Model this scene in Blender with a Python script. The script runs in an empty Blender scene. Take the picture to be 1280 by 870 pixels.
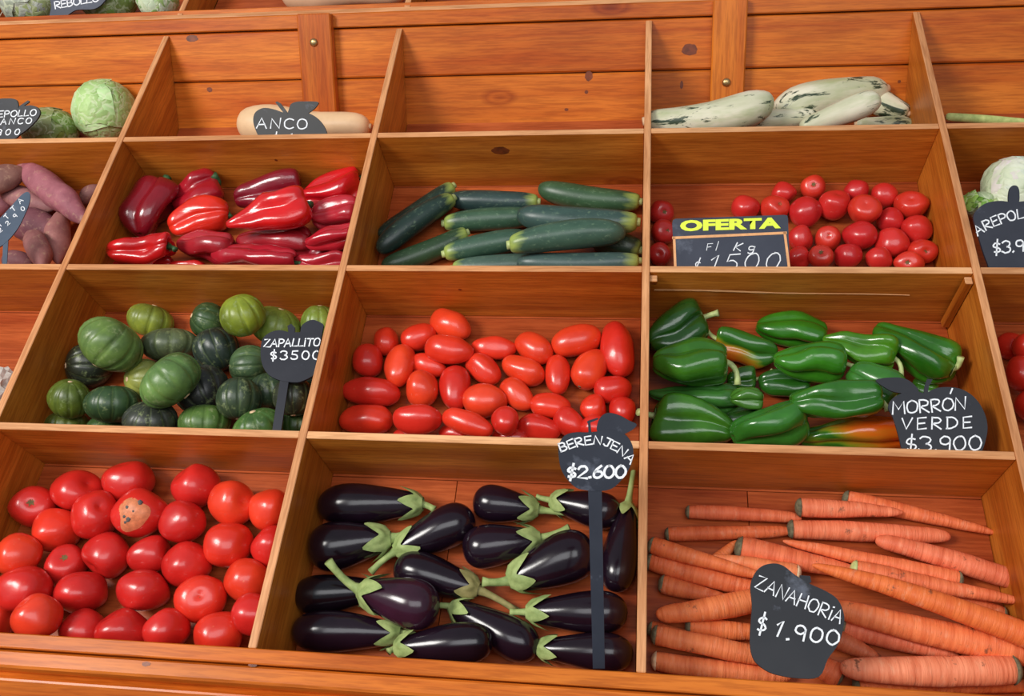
import bpy, bmesh, math, random
from mathutils import Vector, Matrix, Quaternion, noise

sc = bpy.context.scene

def nvec(p):
    return Vector((noise.noise(p + Vector((9.3, -1.5, -7.9))), noise.noise(p), noise.noise(p + Vector((6.1, 0.4, 3.7)))))
COL = sc.collection
RND = random.Random(7)

# ------------------------------------------------------------------ frame of the sloping stand
TH = math.radians(42.0)
ORG = Vector((0, 0, 0.85))
EU = Vector((1, 0, 0))
EV = Vector((0, math.cos(TH), math.sin(TH)))
EW = Vector((0, -math.sin(TH), math.cos(TH)))
UP = Vector((0, 0, 1))
FRAME = Matrix(((EU.x, EV.x, EW.x, ORG.x), (EU.y, EV.y, EW.y, ORG.y), (EU.z, EV.z, EW.z, ORG.z), (0, 0, 0, 1)))
FINV = FRAME.inverted()

# ------------------------------------------------------------------ camera
FPX = 1153.537
RV = Vector((-0.57969, -0.12842, -0.05508))
CAM_UVW = Vector((0.49116, -0.29674, 1.16988))
RC = Matrix.Rotation(RV.length, 3, RV.normalized())        # uvw -> camera
cam_d = bpy.data.cameras.new('camera')
cam = bpy.data.objects.new('camera', cam_d)
COL.objects.link(cam)
cam_d.sensor_fit = 'HORIZONTAL'
cam_d.sensor_width = 36
cam_d.lens = FPX / 1280 * 36
cam_d.clip_start = 0.02
cam.matrix_world = FRAME @ (Matrix.Translation(CAM_UVW) @ RC.transposed().to_4x4())
sc.camera = cam
CAM = FRAME @ CAM_UVW

def raydir(x, y):
    """world direction through photo pixel (x, y), one unit along the camera's axis"""
    return (FRAME.to_3x3() @ (RC.transposed() @ Vector(((x - 640) / FPX, -(y - 435) / FPX, -1.0))))

def on_plane(x, y, p, n):
    d = raydir(x, y)
    return CAM + d * ((p - CAM).dot(n) / d.dot(n))

def on_w(x, y, w):
    """uvw point where the pixel's ray meets the plane lying w above the stand's rim"""
    return FINV @ on_plane(x, y, ORG + EW * w, EW)

# ------------------------------------------------------------------ light
sc.view_settings.view_transform = 'Standard'
sc.view_settings.look = 'None'
sc.view_settings.exposure = 0.0
sc.view_settings.gamma = 1.0
sc.view_settings.use_curve_mapping = False
world = bpy.data.worlds.new('world')
sc.world = world
world.use_nodes = True
wb = world.node_tree.nodes['Background']
wb.inputs['Color'].default_value = (0.80, 0.90, 1.0, 1)
wb.inputs['Strength'].default_value = 0.29

def area(name, loc, target, sx, sy, power, color):
    l = bpy.data.lights.new(name, 'AREA')
    l.shape = 'RECTANGLE'; l.size = sx; l.size_y = sy; l.energy = power; l.color = color
    o = bpy.data.objects.new(name, l); COL.objects.link(o)
    o.location = loc
    o.rotation_euler = (Vector(target) - Vector(loc)).to_track_quat('-Z', 'Y').to_euler()
    return o
area('shop_window_daylight', (-1.9, -2.1, 3.0), (0.25, 0.35, 1.2), 1.3, 1.0, 112, (1.0, 0.97, 0.92))
area('shopfront_sky_light', (0.9, -2.9, 3.1), (0.3, 0.35, 1.2), 3.4, 1.6, 58, (0.97, 0.98, 1.0))

# ------------------------------------------------------------------ materials
def new_mat(name):
    m = bpy.data.materials.new(name); m.use_nodes = True
    nt = m.node_tree
    return m, nt, nt.nodes['Principled BSDF']

def N(nt, kind, **kw):
    n = nt.nodes.new(kind)
    for k, v in kw.items():
        if k.startswith('i_'): n.inputs[int(k[2:])].default_value = v
        else: setattr(n, k, v)
    return n

def ramp(nt, fac, stops, interp='LINEAR'):
    r = nt.nodes.new('ShaderNodeValToRGB')
    r.color_ramp.interpolation = interp
    els = r.color_ramp.elements
    while len(els) < len(stops): els.new(0.5)
    for e, (p, c) in zip(els, stops):
        e.position = p
        e.color = (*c, 1) if len(c) == 3 else c
    nt.links.new(fac, r.inputs[0])
    return r.outputs[0]

def mix(nt, fac, a, b, mode='MIX'):
    m = nt.nodes.new('ShaderNodeMix'); m.data_type = 'RGBA'; m.blend_type = mode
    if isinstance(fac, (int, float)): m.inputs[0].default_value = fac
    else: nt.links.new(fac, m.inputs[0])
    for s, v in ((m.inputs[6], a), (m.inputs[7], b)):
        if isinstance(v, tuple): s.default_value = (*v, 1)
        else: nt.links.new(v, s)
    return m.outputs[2]

def noise_tex(nt, vec, scale, detail=3, rough=0.5, dist=0.0):
    n = N(nt, 'ShaderNodeTexNoise')
    n.inputs['Scale'].default_value = scale; n.inputs['Detail'].default_value = detail
    n.inputs['Roughness'].default_value = rough; n.inputs['Distortion'].default_value = dist
    nt.links.new(vec, n.inputs['Vector'])
    return n.outputs[0]

def coords(nt, scale=(1, 1, 1), jitter=True, out='Object'):
    tc = N(nt, 'ShaderNodeTexCoord')
    mp = N(nt, 'ShaderNodeMapping')
    mp.inputs['Scale'].default_value = scale
    nt.links.new(tc.outputs[out], mp.inputs['Vector'])
    if jitter:
        oi = N(nt, 'ShaderNodeObjectInfo')
        mu = N(nt, 'ShaderNodeMath', operation='MULTIPLY', i_1=37.0)
        nt.links.new(oi.outputs['Random'], mu.inputs[0])
        cb = N(nt, 'ShaderNodeCombineXYZ')
        for k in range(3): nt.links.new(mu.outputs[0], cb.inputs[k])
        nt.links.new(cb.outputs[0], mp.inputs['Location'])
    return mp.outputs[0]

def bump(nt, bsdf, h, strength, dist=0.002):
    b = N(nt, 'ShaderNodeBump')
    b.inputs['Strength'].default_value = strength; b.inputs['Distance'].default_value = dist
    nt.links.new(h, b.inputs['Height']); nt.links.new(b.outputs[0], bsdf.inputs['Normal'])

def s2l(r, g, b):
    f = lambda c: ((c / 255 + 0.055) / 1.055) ** 2.4 if c > 10 else c / 255 / 12.92
    return (f(r), f(g), f(b))

def wood(name, axis, light, dark, rough=0.38, knots=True):
    m, nt, b = new_mat(name)
    sc_ = [9.0, 9.0, 9.0]; sc_[axis] = 0.55
    v = coords(nt, tuple(sc_))
    n1 = noise_tex(nt, v, 2.6, 5, 0.6, 0.6)
    n2 = noise_tex(nt, v, 26.0, 3, 0.65)
    base = ramp(nt, n1, [(0.32, dark), (0.52, tuple(0.5 * (p + q) for p, q in zip(light, dark))), (0.7, light)])
    fine = ramp(nt, n2, [(0.40, (0.68, 0.60, 0.54)), (0.56, (1, 1, 1))])
    col = mix(nt, 0.7, base, fine, 'MULTIPLY')
    vb = coords(nt, (1, 1, 1))
    blot = ramp(nt, noise_tex(nt, vb, 4.0, 2), [(0.35, (0.82, 0.76, 0.70)), (0.62, (1.06, 1.04, 1.0))])
    col = mix(nt, 0.8, col, blot, 'MULTIPLY')
    if knots:
        ks = [7.0, 7.0, 7.0]; ks[axis] = 3.2
        kv = coords(nt, tuple(ks))
        vo = N(nt, 'ShaderNodeTexVoronoi'); vo.inputs['Scale'].default_value = 0.75
        nt.links.new(kv, vo.inputs['Vector'])
        k = ramp(nt, vo.outputs['Distance'], [(0.03, (0.16, 0.08, 0.06)), (0.055, (0.5, 0.32, 0.24)), (0.075, (0.85, 0.72, 0.64)), (0.09, (0.62, 0.45, 0.36)), (0.12, (1, 1, 1))])
        col = mix(nt, 0.85, col, k, 'MULTIPLY')
    nt.links.new(col, b.inputs['Base Color'])
    b.inputs['Roughness'].default_value = rough
    b.inputs['Specular IOR Level'].default_value = 0.32
    bump(nt, b, n1, 0.12, 0.001)
    return m

M = {}
for ax, key in enumerate('uvw'):
    M['board_' + key] = wood('varnished_board_' + key, ax, s2l(224, 138, 50), s2l(178, 92, 24))
    M['plank_' + key] = wood('orange_plank_' + key, ax, s2l(230, 134, 48), s2l(186, 84, 20), 0.28)
    M['floor_' + key] = wood('reddish_panel_' + key, ax, s2l(198, 102, 54), s2l(152, 64, 30), 0.3, False)
M['edge'] = wood('bare_cut_edge', 0, s2l(238, 182, 132), s2l(210, 142, 92), 0.5, False)
M['edge_v'] = wood('bare_cut_edge_long', 1, s2l(236, 176, 126), s2l(206, 136, 86), 0.5, False)

def plain(name, col, rough=0.5, metal=0.0, var=0.0, nscale=20, coat=0.0):
    m, nt, b = new_mat(name)
    if var > 0:
        v = coords(nt)
        c = ramp(nt, noise_tex(nt, v, nscale, 4, 0.6), [(0.3, tuple(x * (1 - var) for x in col)), (0.7, tuple(min(1, x * (1 + var)) for x in col))])
        nt.links.new(c, b.inputs['Base Color'])
    else:
        b.inputs['Base Color'].default_value = (*col, 1)
    b.inputs['Roughness'].default_value = rough
    b.inputs['Metallic'].default_value = metal
    b.inputs['Coat Weight'].default_value = coat
    return m

def objcol(name, lo, hi, nscale, rough, coat=0.0, spec=0.5, specks=None, bumpv=None, stretch=(1, 1, 1), sss=0.0, dirt=None):
    """body colour taken from the object's own colour, with a natural mottling"""
    m, nt, b = new_mat(name)
    oi = N(nt, 'ShaderNodeObjectInfo')
    v = coords(nt, stretch)
    var = ramp(nt, noise_tex(nt, v, nscale, 4, 0.6), [(0.32, lo), (0.68, hi)])
    col = mix(nt, 1.0, oi.outputs['Color'], var, 'MULTIPLY')
    if specks:
        sscale, scol, lo_, hi_, sst = specks
        v2 = coords(nt, sst)
        f = ramp(nt, noise_tex(nt, v2, sscale, 5, 0.65), [(lo_, (0, 0, 0)), (hi_, (1, 1, 1))])
        col = mix(nt, f, col, scol)
    if dirt:
        dscale, dcol, dlo, dhi, dst = dirt
        fd = ramp(nt, noise_tex(nt, coords(nt, dst), dscale, 4, 0.7), [(dlo, (0, 0, 0)), (dhi, (0.85, 0.85, 0.85))])
        col = mix(nt, fd, col, dcol)
    nt.links.new(col, b.inputs['Base Color'])
    b.inputs['Roughness'].default_value = rough
    b.inputs['Coat Weight'].default_value = coat
    b.inputs['Coat Roughness'].default_value = 0.12
    b.inputs['Specular IOR Level'].default_value = spec
    if sss:
        b.inputs['Subsurface Weight'].default_value = sss
        b.inputs['Subsurface Radius'].default_value = (0.006, 0.002, 0.001)
        b.inputs['Subsurface Scale'].default_value = 1.0
    if bumpv:
        bs, st, ds, bst = bumpv
        v3 = coords(nt, bst)
        bump(nt, b, noise_tex(nt, v3, bs, 4, 0.6), st, ds)
    return m

M['tomato'] = objcol('tomato_skin', (0.80, 0.66, 0.66), (1.05, 1.15, 1.1), 16, 0.3, 0.3, 0.5, (70, s2l(232, 130, 96), 0.66, 0.84, (1, 1, 1)), (24, 0.14, 0.005, (1, 1, 1)))
M['eggplant'] = objcol('eggplant_skin', (0.5, 0.45, 0.5), (1.1, 1.0, 1.1), 12, 0.2, 0.15, 0.5, None, (20, 0.12, 0.005, (0.4, 1, 1)))
M['calyx'] = objcol('green_calyx', (0.62, 0.68, 0.55), (1.1, 1.08, 1.0), 60, 0.6, 0, 0.3, None, (160, 0.3, 0.002, (0.3, 1, 1)))
M['red_pepper'] = objcol('red_pepper_skin', (0.74, 0.6, 0.62), (1.08, 1.1, 1.1), 14, 0.26, 0.5, 0.5, None, (26, 0.32, 0.007, (0.5, 1, 1)))
M['green_pepper'] = objcol('green_pepper_skin', (0.6, 0.68, 0.5), (1.35, 1.28, 1.0), 14, 0.24, 0.5, 0.5, None, (26, 0.30, 0.007, (0.5, 1, 1)))
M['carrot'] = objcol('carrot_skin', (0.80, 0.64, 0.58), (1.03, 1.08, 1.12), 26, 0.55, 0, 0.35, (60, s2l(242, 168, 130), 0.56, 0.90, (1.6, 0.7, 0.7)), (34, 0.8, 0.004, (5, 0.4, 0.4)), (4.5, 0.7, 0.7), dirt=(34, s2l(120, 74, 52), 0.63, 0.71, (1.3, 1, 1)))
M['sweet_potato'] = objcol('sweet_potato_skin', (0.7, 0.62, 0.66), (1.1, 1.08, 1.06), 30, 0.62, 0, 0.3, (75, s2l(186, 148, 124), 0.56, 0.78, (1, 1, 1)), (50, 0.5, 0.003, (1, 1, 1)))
pass
M['newspaper'] = plain('crumpled_newsprint', s2l(205, 200, 192), 0.8, 0, 0.25, 60)
M['slate'] = objcol('chalkboard_paint', (0.75, 0.78, 0.85), (1.1, 1.1, 1.1), 22, 0.5, 0, 0.4, (16, s2l(120, 126, 142), 0.60, 0.85, (1, 1, 1)))
M['chalk'] = plain('white_chalk', s2l(238, 240, 245), 0.9, 0, 0.12, 400)
M['yellow'] = plain('yellow_print', s2l(232, 250, 60), 0.5)
M['sand_line'] = plain('orange_painted_border', s2l(232, 168, 112), 0.6, 0, 0.12, 120)
M['brass'] = plain('worn_brass', s2l(190, 160, 110), 0.35, 0.9, 0.2, 200)
M['dark_scar'] = plain('dark_scar', s2l(112, 92, 52), 0.8, 0, 0.3, 200)
M['crown'] = plain('carrot_crown', s2l(110, 104, 78), 0.85, 0, 0.45, 160)
M['crown_pale'] = plain('pale_cut_crown', s2l(226, 190, 150), 0.7, 0, 0.25, 160)
M['stem_green'] = plain('pepper_stem', s2l(186, 198, 128), 0.5, 0, 0.25, 90)
M['stem_dark'] = plain('dark_pepper_stem', s2l(54, 92, 52), 0.6, 0, 0.4, 120)
M['rot'] = plain('dry_rot_patch', s2l(216, 128, 86), 0.5, 0, 0.25, 120)
M['mould'] = plain('grey_mould_spot', s2l(90, 88, 86), 0.9, 0, 0.4, 200)
M['knot'] = plain('pine_knot', s2l(118, 52, 16), 0.35, 0, 0.45, 60)
M['shop_floor'] = plain('shop_floor_concrete', s2l(150, 146, 140), 0.7, 0, 0.15, 6)
M['plaster'] = plain('cream_plaster', s2l(206, 190, 166), 0.8, 0, 0.06, 4)

def mat_zuke():
    m, nt, b = new_mat('zucchini_skin')
    oi = N(nt, 'ShaderNodeObjectInfo')
    v = coords(nt, (0.5, 1, 1))
    var = ramp(nt, noise_tex(nt, v, 30, 5, 0.65), [(0.35, (0.72, 0.75, 0.75)), (0.65, (1.15, 1.12, 1.1))])
    col = mix(nt, 1.0, oi.outputs['Color'], var, 'MULTIPLY')
    sp = ramp(nt, noise_tex(nt, coords(nt, (1, 1.6, 1.6)), 90, 5, 0.75), [(0.56, (0, 0, 0)), (0.78, (0.5, 0.5, 0.5))])
    col = mix(nt, sp, col, s2l(150, 176, 140))
    # pale streaked flower/stem end
    tc = N(nt, 'ShaderNodeTexCoord'); sx = N(nt, 'ShaderNodeSeparateXYZ'); nt.links.new(tc.outputs['Generated'], sx.inputs[0])
    st = noise_tex(nt, coords(nt, (4, 60, 60)), 1.6, 2)
    ad = N(nt, 'ShaderNodeMath', operation='MULTIPLY_ADD', i_1=0.22); nt.links.new(st, ad.inputs[0]); nt.links.new(sx.outputs[0], ad.inputs[2])
    f = ramp(nt, ad.outputs[0], [(0.13, (0.9, 0.9, 0.9)), (0.24, (0, 0, 0))])
    col = mix(nt, f, col, s2l(168, 186, 92))
    nt.links.new(col, b.inputs['Base Color'])
    b.inputs['Roughness'].default_value = 0.36
    bump(nt, b, noise_tex(nt, coords(nt), 60, 3), 0.12, 0.002)
    return m
M['zucchini'] = mat_zuke()

def mat_ball_squash():
    m, nt, b = new_mat('round_squash_skin')
    oi = N(nt, 'ShaderNodeObjectInfo')
    v = coords(nt)
    big = ramp(nt, noise_tex(nt, v, 16, 4, 0.65), [(0.30, (0.45, 0.46, 0.50)), (0.5, (0.9, 0.9, 0.9)), (0.72, (1.5, 1.4, 1.2))])
    col = mix(nt, 1.0, oi.outputs['Color'], big, 'MULTIPLY')
    # pale meridian lines and netting typical of the skin
    tc = N(nt, 'ShaderNodeTexCoord'); sx = N(nt, 'ShaderNodeSeparateXYZ'); nt.links.new(tc.outputs['Object'], sx.inputs[0])
    at = N(nt, 'ShaderNodeMath', operation='ARCTAN2'); nt.links.new(sx.outputs[1], at.inputs[0]); nt.links.new(sx.outputs[2], at.inputs[1])
    m5 = N(nt, 'ShaderNodeMath', operation='MULTIPLY', i_1=10.0); nt.links.new(at.outputs[0], m5.inputs[0])
    nz = N(nt, 'ShaderNodeMath', operation='MULTIPLY_ADD', i_1=3.5); nt.links.new(noise_tex(nt, v, 30, 3), nz.inputs[0]); nt.links.new(m5.outputs[0], nz.inputs[2])
    sn = N(nt, 'ShaderNodeMath', operation='SINE'); nt.links.new(nz.outputs[0], sn.inputs[0])
    st = ramp(nt, sn.outputs[0], [(0.86, (0, 0, 0)), (1.0, (0.14, 0.14, 0.14))])
    col = mix(nt, st, col, s2l(130, 150, 80))
    net = ramp(nt, noise_tex(nt, v, 75, 5, 0.75), [(0.55, (0, 0, 0)), (0.72, (0.75, 0.75, 0.75))])
    col = mix(nt, net, col, s2l(150, 162, 110))
    nt.links.new(col, b.inputs['Base Color'])
    b.inputs['Roughness'].default_value = 0.36
    bump(nt, b, noise_tex(nt, v, 55, 4), 0.2, 0.003)
    return m
M['zapallito'] = mat_ball_squash()

def mat_striped():
    m, nt, b = new_mat('striped_squash_skin')
    v = coords(nt, (9, 40, 40))
    f = ramp(nt, noise_tex(nt, v, 1.3, 5, 0.7, 0.8), [(0.55, (0, 0, 0)), (0.60, (1, 1, 1))])
    base = ramp(nt, noise_tex(nt, coords(nt, (1, 3, 3)), 9, 4), [(0.35, s2l(196, 196, 160)), (0.65, s2l(240, 232, 206))])
    g = ramp(nt, noise_tex(nt, coords(nt, (5, 18, 18)), 1.2, 4, 0.7), [(0.52, (0, 0, 0)), (0.7, (0.7, 0.7, 0.7))])
    base = mix(nt, g, base, s2l(172, 184, 128))
    col = mix(nt, f, base, s2l(58, 72, 52))
    nt.links.new(col, b.inputs['Base Color'])
    b.inputs['Roughness'].default_value = 0.42
    return m
M['striped'] = mat_striped()
M['anco'] = objcol('butternut_skin', (0.9, 0.86, 0.82), (1.05, 1.03, 1.0), 20, 0.45, 0, 0.4, (70, s2l(225, 175, 150), 0.66, 0.8, (1, 1, 1)))

def mat_leaf():
    m, nt, b = new_mat('cabbage_leaf')
    oi = N(nt, 'ShaderNodeObjectInfo')
    v = coords(nt, (1, 1, 1))
    vo = N(nt, 'ShaderNodeTexVoronoi'); vo.feature = 'DISTANCE_TO_EDGE'; vo.inputs['Scale'].default_value = 34
    nt.links.new(mix(nt, 0.12, v, noise_tex(nt, v, 18, 3)), vo.inputs['Vector'])
    vein = ramp(nt, vo.outputs['Distance'], [(0.02, (1, 1, 1)), (0.09, (0, 0, 0))])
    var = ramp(nt, noise_tex(nt, v, 16, 4), [(0.35, (0.62, 0.7, 0.5)), (0.65, (1.15, 1.1, 1.05))])
    col = mix(nt, 1.0, oi.outputs['Color'], var, 'MULTIPLY')
    mv = N(nt, 'ShaderNodeMath', operation='MULTIPLY', i_1=0.45); nt.links.new(vein, mv.inputs[0])
    col = mix(nt, mv.outputs[0], col, s2l(226, 232, 196))
    nt.links.new(col, b.inputs['Base Color'])
    b.inputs['Roughness'].default_value = 0.5
    bump(nt, b, vo.outputs['Distance'], 0.5, 0.006)
    return m
M['leaf'] = mat_leaf()

def mat_turning():
    """green pepper ripening to orange along its length / one flank"""
    m, nt, b = new_mat('ripening_pepper_skin')
    v = coords(nt, (6, 26, 26), jitter=False)
    tc = N(nt, 'ShaderNodeTexCoord'); sx = N(nt, 'ShaderNodeSeparateXYZ'); nt.links.new(tc.outputs['Generated'], sx.inputs[0])
    n = noise_tex(nt, v, 1.0, 3, 0.6)
    oi = N(nt, 'ShaderNodeObjectInfo')
    so = N(nt, 'ShaderNodeSeparateColor'); nt.links.new(oi.outputs['Color'], so.inputs[0])
    # object colour r: weight of length, g: weight of height
    m1 = N(nt, 'ShaderNodeMath', operation='MULTIPLY'); nt.links.new(sx.outputs[0], m1.inputs[0]); nt.links.new(so.outputs[0], m1.inputs[1])
    m2 = N(nt, 'ShaderNodeMath', operation='MULTIPLY'); nt.links.new(sx.outputs[1], m2.inputs[0]); nt.links.new(so.outputs[1], m2.inputs[1])
    a = N(nt, 'ShaderNodeMath', operation='ADD'); nt.links.new(m1.outputs[0], a.inputs[0]); nt.links.new(m2.outputs[0], a.inputs[1])
    c = N(nt, 'ShaderNodeMath', operation='MULTIPLY_ADD', i_1=0.9); nt.links.new(n, c.inputs[0]); nt.links.new(a.outputs[0], c.inputs[2])
    col = ramp(nt, c.outputs[0], [(0.62, s2l(232, 92, 18)), (0.80, s2l(206, 120, 30)), (0.95, s2l(104, 128, 28)), (1.0, s2l(46, 100, 26))])
    nt.links.new(col, b.inputs['Base Color'])
    b.inputs['Roughness'].default_value = 0.2; b.inputs['Coat Weight'].default_value = 0.5
    return m
M['turning'] = mat_turning()

# ------------------------------------------------------------------ object helpers
def finish(o, label=None, cat=None, group=None, kind=None):
    if label: o['label'] = label
    if cat: o['category'] = cat
    if group: o['group'] = group
    if kind: o['kind'] = kind
    return o

def link(name, me, mats, parent=None, mw=None, color=None):
    o = bpy.data.objects.new(name, me); COL.objects.link(o)
    for m in (mats if isinstance(mats, (list, tuple)) else [mats]): me.materials.append(m)
    if parent is not None:
        o.parent = parent
        o.matrix_parent_inverse = Matrix.Identity(4)
        if mw is not None: o.matrix_local = PW[parent.name].inverted() @ mw
    elif mw is not None:
        o.matrix_world = mw
    PW[o.name] = mw if mw is not None else (PW[parent.name].copy() if parent else Matrix.Identity(4))
    if color is not None: o.color = (*color, 1)
    return o
PW = {}

def empty(name, mw):
    o = bpy.data.objects.new(name, None); COL.objects.link(o); o.matrix_world = mw; PW[o.name] = mw
    o.empty_display_size = 0.05
    return o

def box_mesh(name, lo, hi, bevel=0.0012, edge_axis=None, shear=0.0, edges=('+',)):
    bm = bmesh.new()
    bmesh.ops.create_cube(bm, size=1.0)
    for v in bm.verts:
        for k in range(3): v.co[k] = lo[k] + (v.co[k] + 0.5) * (hi[k] - lo[k])
    if bevel > 0: bmesh.ops.bevel(bm, geom=bm.edges[:], offset=bevel, segments=1, affect='EDGES')
    if shear:
        for v in bm.verts: v.co.y += shear * (hi[2] - v.co.z) / (hi[2] - lo[2])
    bm.normal_update()
    if edge_axis is not None:
        for f in bm.faces:
            if f.normal[edge_axis] > 0.6: f.material_index = 1
    me = bpy.data.meshes.new(name); bm.to_mesh(me); bm.free()
    return me

def board(name, parent, lo, hi, mats, bevel=0.0012, edge_axis=None, shear=0.0, frame=None, label=None):
    """a board given by its corners in the frame; its own origin sits at its middle"""
    fr = FRAME if frame is None else frame
    c = [(a + b) / 2 for a, b in zip(lo, hi)]
    me = box_mesh(name, [a - k for a, k in zip(lo, c)], [b - k for b, k in zip(hi, c)], bevel, edge_axis, shear)
    o = link(name, me, mats, parent, fr @ Matrix.Translation(c))
    if label: o['label'] = label
    return o

def prism_mesh(name, pts, thick, axis=0, bevel=0.001, edge_normal=None):
    """extrude a polygon (two coordinates of the frame) by thick about 0 along axis"""
    bm = bmesh.new()
    others = [k for k in range(3) if k != axis]
    rows = []
    for s in (-0.5, 0.5):
        r = []
        for p in pts:
            co = [0, 0, 0]; co[axis] = s * thick; co[others[0]] = p[0]; co[others[1]] = p[1]
            r.append(bm.verts.new(co))
        rows.append(r)
    n = len(pts)
    bm.faces.new(rows[0]); bm.faces.new(rows[1][::-1])
    for i in range(n):
        bm.faces.new((rows[0][i], rows[1][i], rows[1][(i + 1) % n], rows[0][(i + 1) % n]))
    bmesh.ops.recalc_face_normals(bm, faces=bm.faces[:])
    if bevel: bmesh.ops.bevel(bm, geom=bm.edges[:], offset=bevel, segments=1, affect='EDGES')
    bm.normal_update()
    if edge_normal is not None:
        for f in bm.faces:
            if f.normal.dot(edge_normal) > 0.7: f.material_index = 1
    me = bpy.data.meshes.new(name); bm.to_mesh(me); bm.free()
    return me

# ------------------------------------------------------------------ the room
floor = link('floor', box_mesh('floor', (-4, -4, -0.05), (5, 2.4, 0), 0), M['shop_floor']); floor['kind'] = 'structure'
wallb = link('wall_back', box_mesh('wall_back', (-4, 2.3, 0), (5, 2.4, 3.2), 0), M['plaster']); wallb['kind'] = 'structure'

# ------------------------------------------------------------------ the stand
US = [-1.003, -0.503, 0.0, 0.5, 0.997, 1.497]
VS = [0.0, 0.3108, 0.6243, 0.9355]
VTOP = 1.2388
DEP = 0.1416
VB = 1.112                     # where the plank wall meets the bin floor
TB = 0.006                     # half thickness of boards
stand = empty('produce_stand', Matrix.Translation((0.25, 0.4, 0)))
finish(stand, 'sloping varnished wooden produce stand divided into rows of open bins', 'display stand')
# dividers running up the slope
prof = [(-0.002, 0), (VTOP, 0), (VB, -DEP), (VB, -DEP - 0.012), (-0.002, -DEP - 0.012)]
for u in US:
    me = prism_mesh('divider', prof, 2 * TB, 0, 0.001, Vector((0, 0, 1)))
    link('divider', me, [M['board_v'], M['edge_v']], stand, FRAME @ Matrix.Translation((u, 0, 0)))
# cross boards between the rows and the bin floors
for i in range(len(US) - 1):
    a, b = US[i] + TB, US[i + 1] - TB
    for v in VS[1:]:
        board('cross_board', stand, (a, v - TB, -DEP), (b, v + TB, -0.001), [M['board_u'], M['edge']], 0.001, 2, 0.009)
    for r in range(4):
        v0 = VS[r] - (0.0 if r == 0 else 0); v1 = VS[r + 1] if r < 3 else VB + 0.01
        cuts = [a, b] if r > 0 else [a, a + (b - a) * (0.31 if i % 2 else 0.42), b]
        for q in range(len(cuts) - 1):
            board('floor_panel', stand, (cuts[q] + 0.0005, v0, -DEP - 0.012), (cuts[q + 1] - 0.0005, v1 - 0.001, -DEP), M['floor_u'], 0.0006)
# corner cleats of the green pepper bin
for u, du, l0, l1 in ((US[4] - TB - 0.012, 0.011, -0.132, -0.006), (US[3] + TB, 0.012, -0.022, -0.006)):
    board('corner_cleat', stand, (u, VS[2] - TB - 0.016, l0), (u + du, VS[2] - TB - 0.003, l1), [M['board_w'], M['edge']], 0.001, 2, 0.006)
# split in the upper board of the green pepper bin: pale torn edge
def torn_edge():
    bm = bmesh.new(); r = random.Random(3)
    n = 40; top = []; bot = []
    for k in range(n + 1):
        t = k / n
        u = US[3] + 0.014 + t * 0.40
        z = -0.052 - 0.010 * t + 0.0012 * math.sin(9 * t)
        h = (0.0036 * (1 - t) + 0.0009) * (0.6 + 0.6 * r.random()) * (1 if t < 0.36 or r.random() > 0.45 else 0.3)
        top.append(bm.verts.new((u, 0, z + h / 2))); bot.append(bm.verts.new((u, -0.0008, z - h / 2)))
    for k in range(n): bm.faces.new((top[k], bot[k], bot[k + 1], top[k + 1]))
    me = bpy.data.meshes.new('torn_edge'); bm.to_mesh(me); bm.free()
    o = link('split', me, M['edge'], stand, FRAME @ Matrix.Translation((0, VS[2] - TB - 0.0008 + 0.0040, 0)))
    o['label'] = 'pale splintered crack along the board'
torn_edge()

# front rail, trim and fascia
u0, u1 = US[0] - TB, US[-1] + TB
board('front_rail', stand, (u0, -0.022, -DEP - 0.012), (u1, -0.0022, 0.0), [M['plank_u'], M['plank_u']], 0.0015)
board('front_trim', stand, (u0, -0.046, -0.050), (u1, -0.0235, -0.003), M['plank_u'], 0.003)
P0 = FRAME @ Vector((0, -0.046, -0.018))
board('fascia_plank', stand, (u0, P0.y - 0.004, P0.z - 0.150), (u1, P0.y + 0.016, P0.z - 0.012), M['plank_u'], 0.002, frame=Matrix.Identity(4))
board('fascia_plank', stand, (u0, P0.y - 0.004, P0.z - 0.300), (u1, P0.y + 0.016, P0.z - 0.152), M['plank_u'], 0.002, frame=Matrix.Identity(4))
board('kick_panel', stand, (u0, P0.y + 0.03, 0.0), (u1, P0.y + 0.05, P0.z - 0.2), M['board_u'], 0.002, frame=Matrix.Identity(4))
# plank wall above the top row
WB = FRAME @ Vector((0, VB, -DEP))          # foot of the wall
WALLY = WB.y
ZT = (FRAME @ Vector((0, VTOP, 0))).z        # level of the dividers' upper ends
H1 = WB.z + (ZT - WB.z) * 0.50
zc = [WB.z - 0.004, H1, ZT + 0.004]
for k in range(2):
    board('wall_plank', stand, (u0, WALLY + 0.001, zc[k] + 0.0012), (u1, WALLY + 0.014, zc[k + 1] - 0.0012), M['plank_u'], 0.003, frame=Matrix.Identity(4))
board('backing_board', stand, (u0, WALLY + 0.0145, WB.z - 0.05), (u1, WALLY + 0.024, ZT + 0.05), M['plank_u'], 0.001, frame=Matrix.Identity(4))
ZR0, ZR1 = ZT + 0.0045, ZT + 0.032
board('top_rail', stand, (u0, WALLY - 0.006, ZR0), (u1, WALLY + 0.014, ZR1), M['plank_u'], 0.002, frame=Matrix.Identity(4))
wn = Vector((0, -1, 0))
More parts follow.
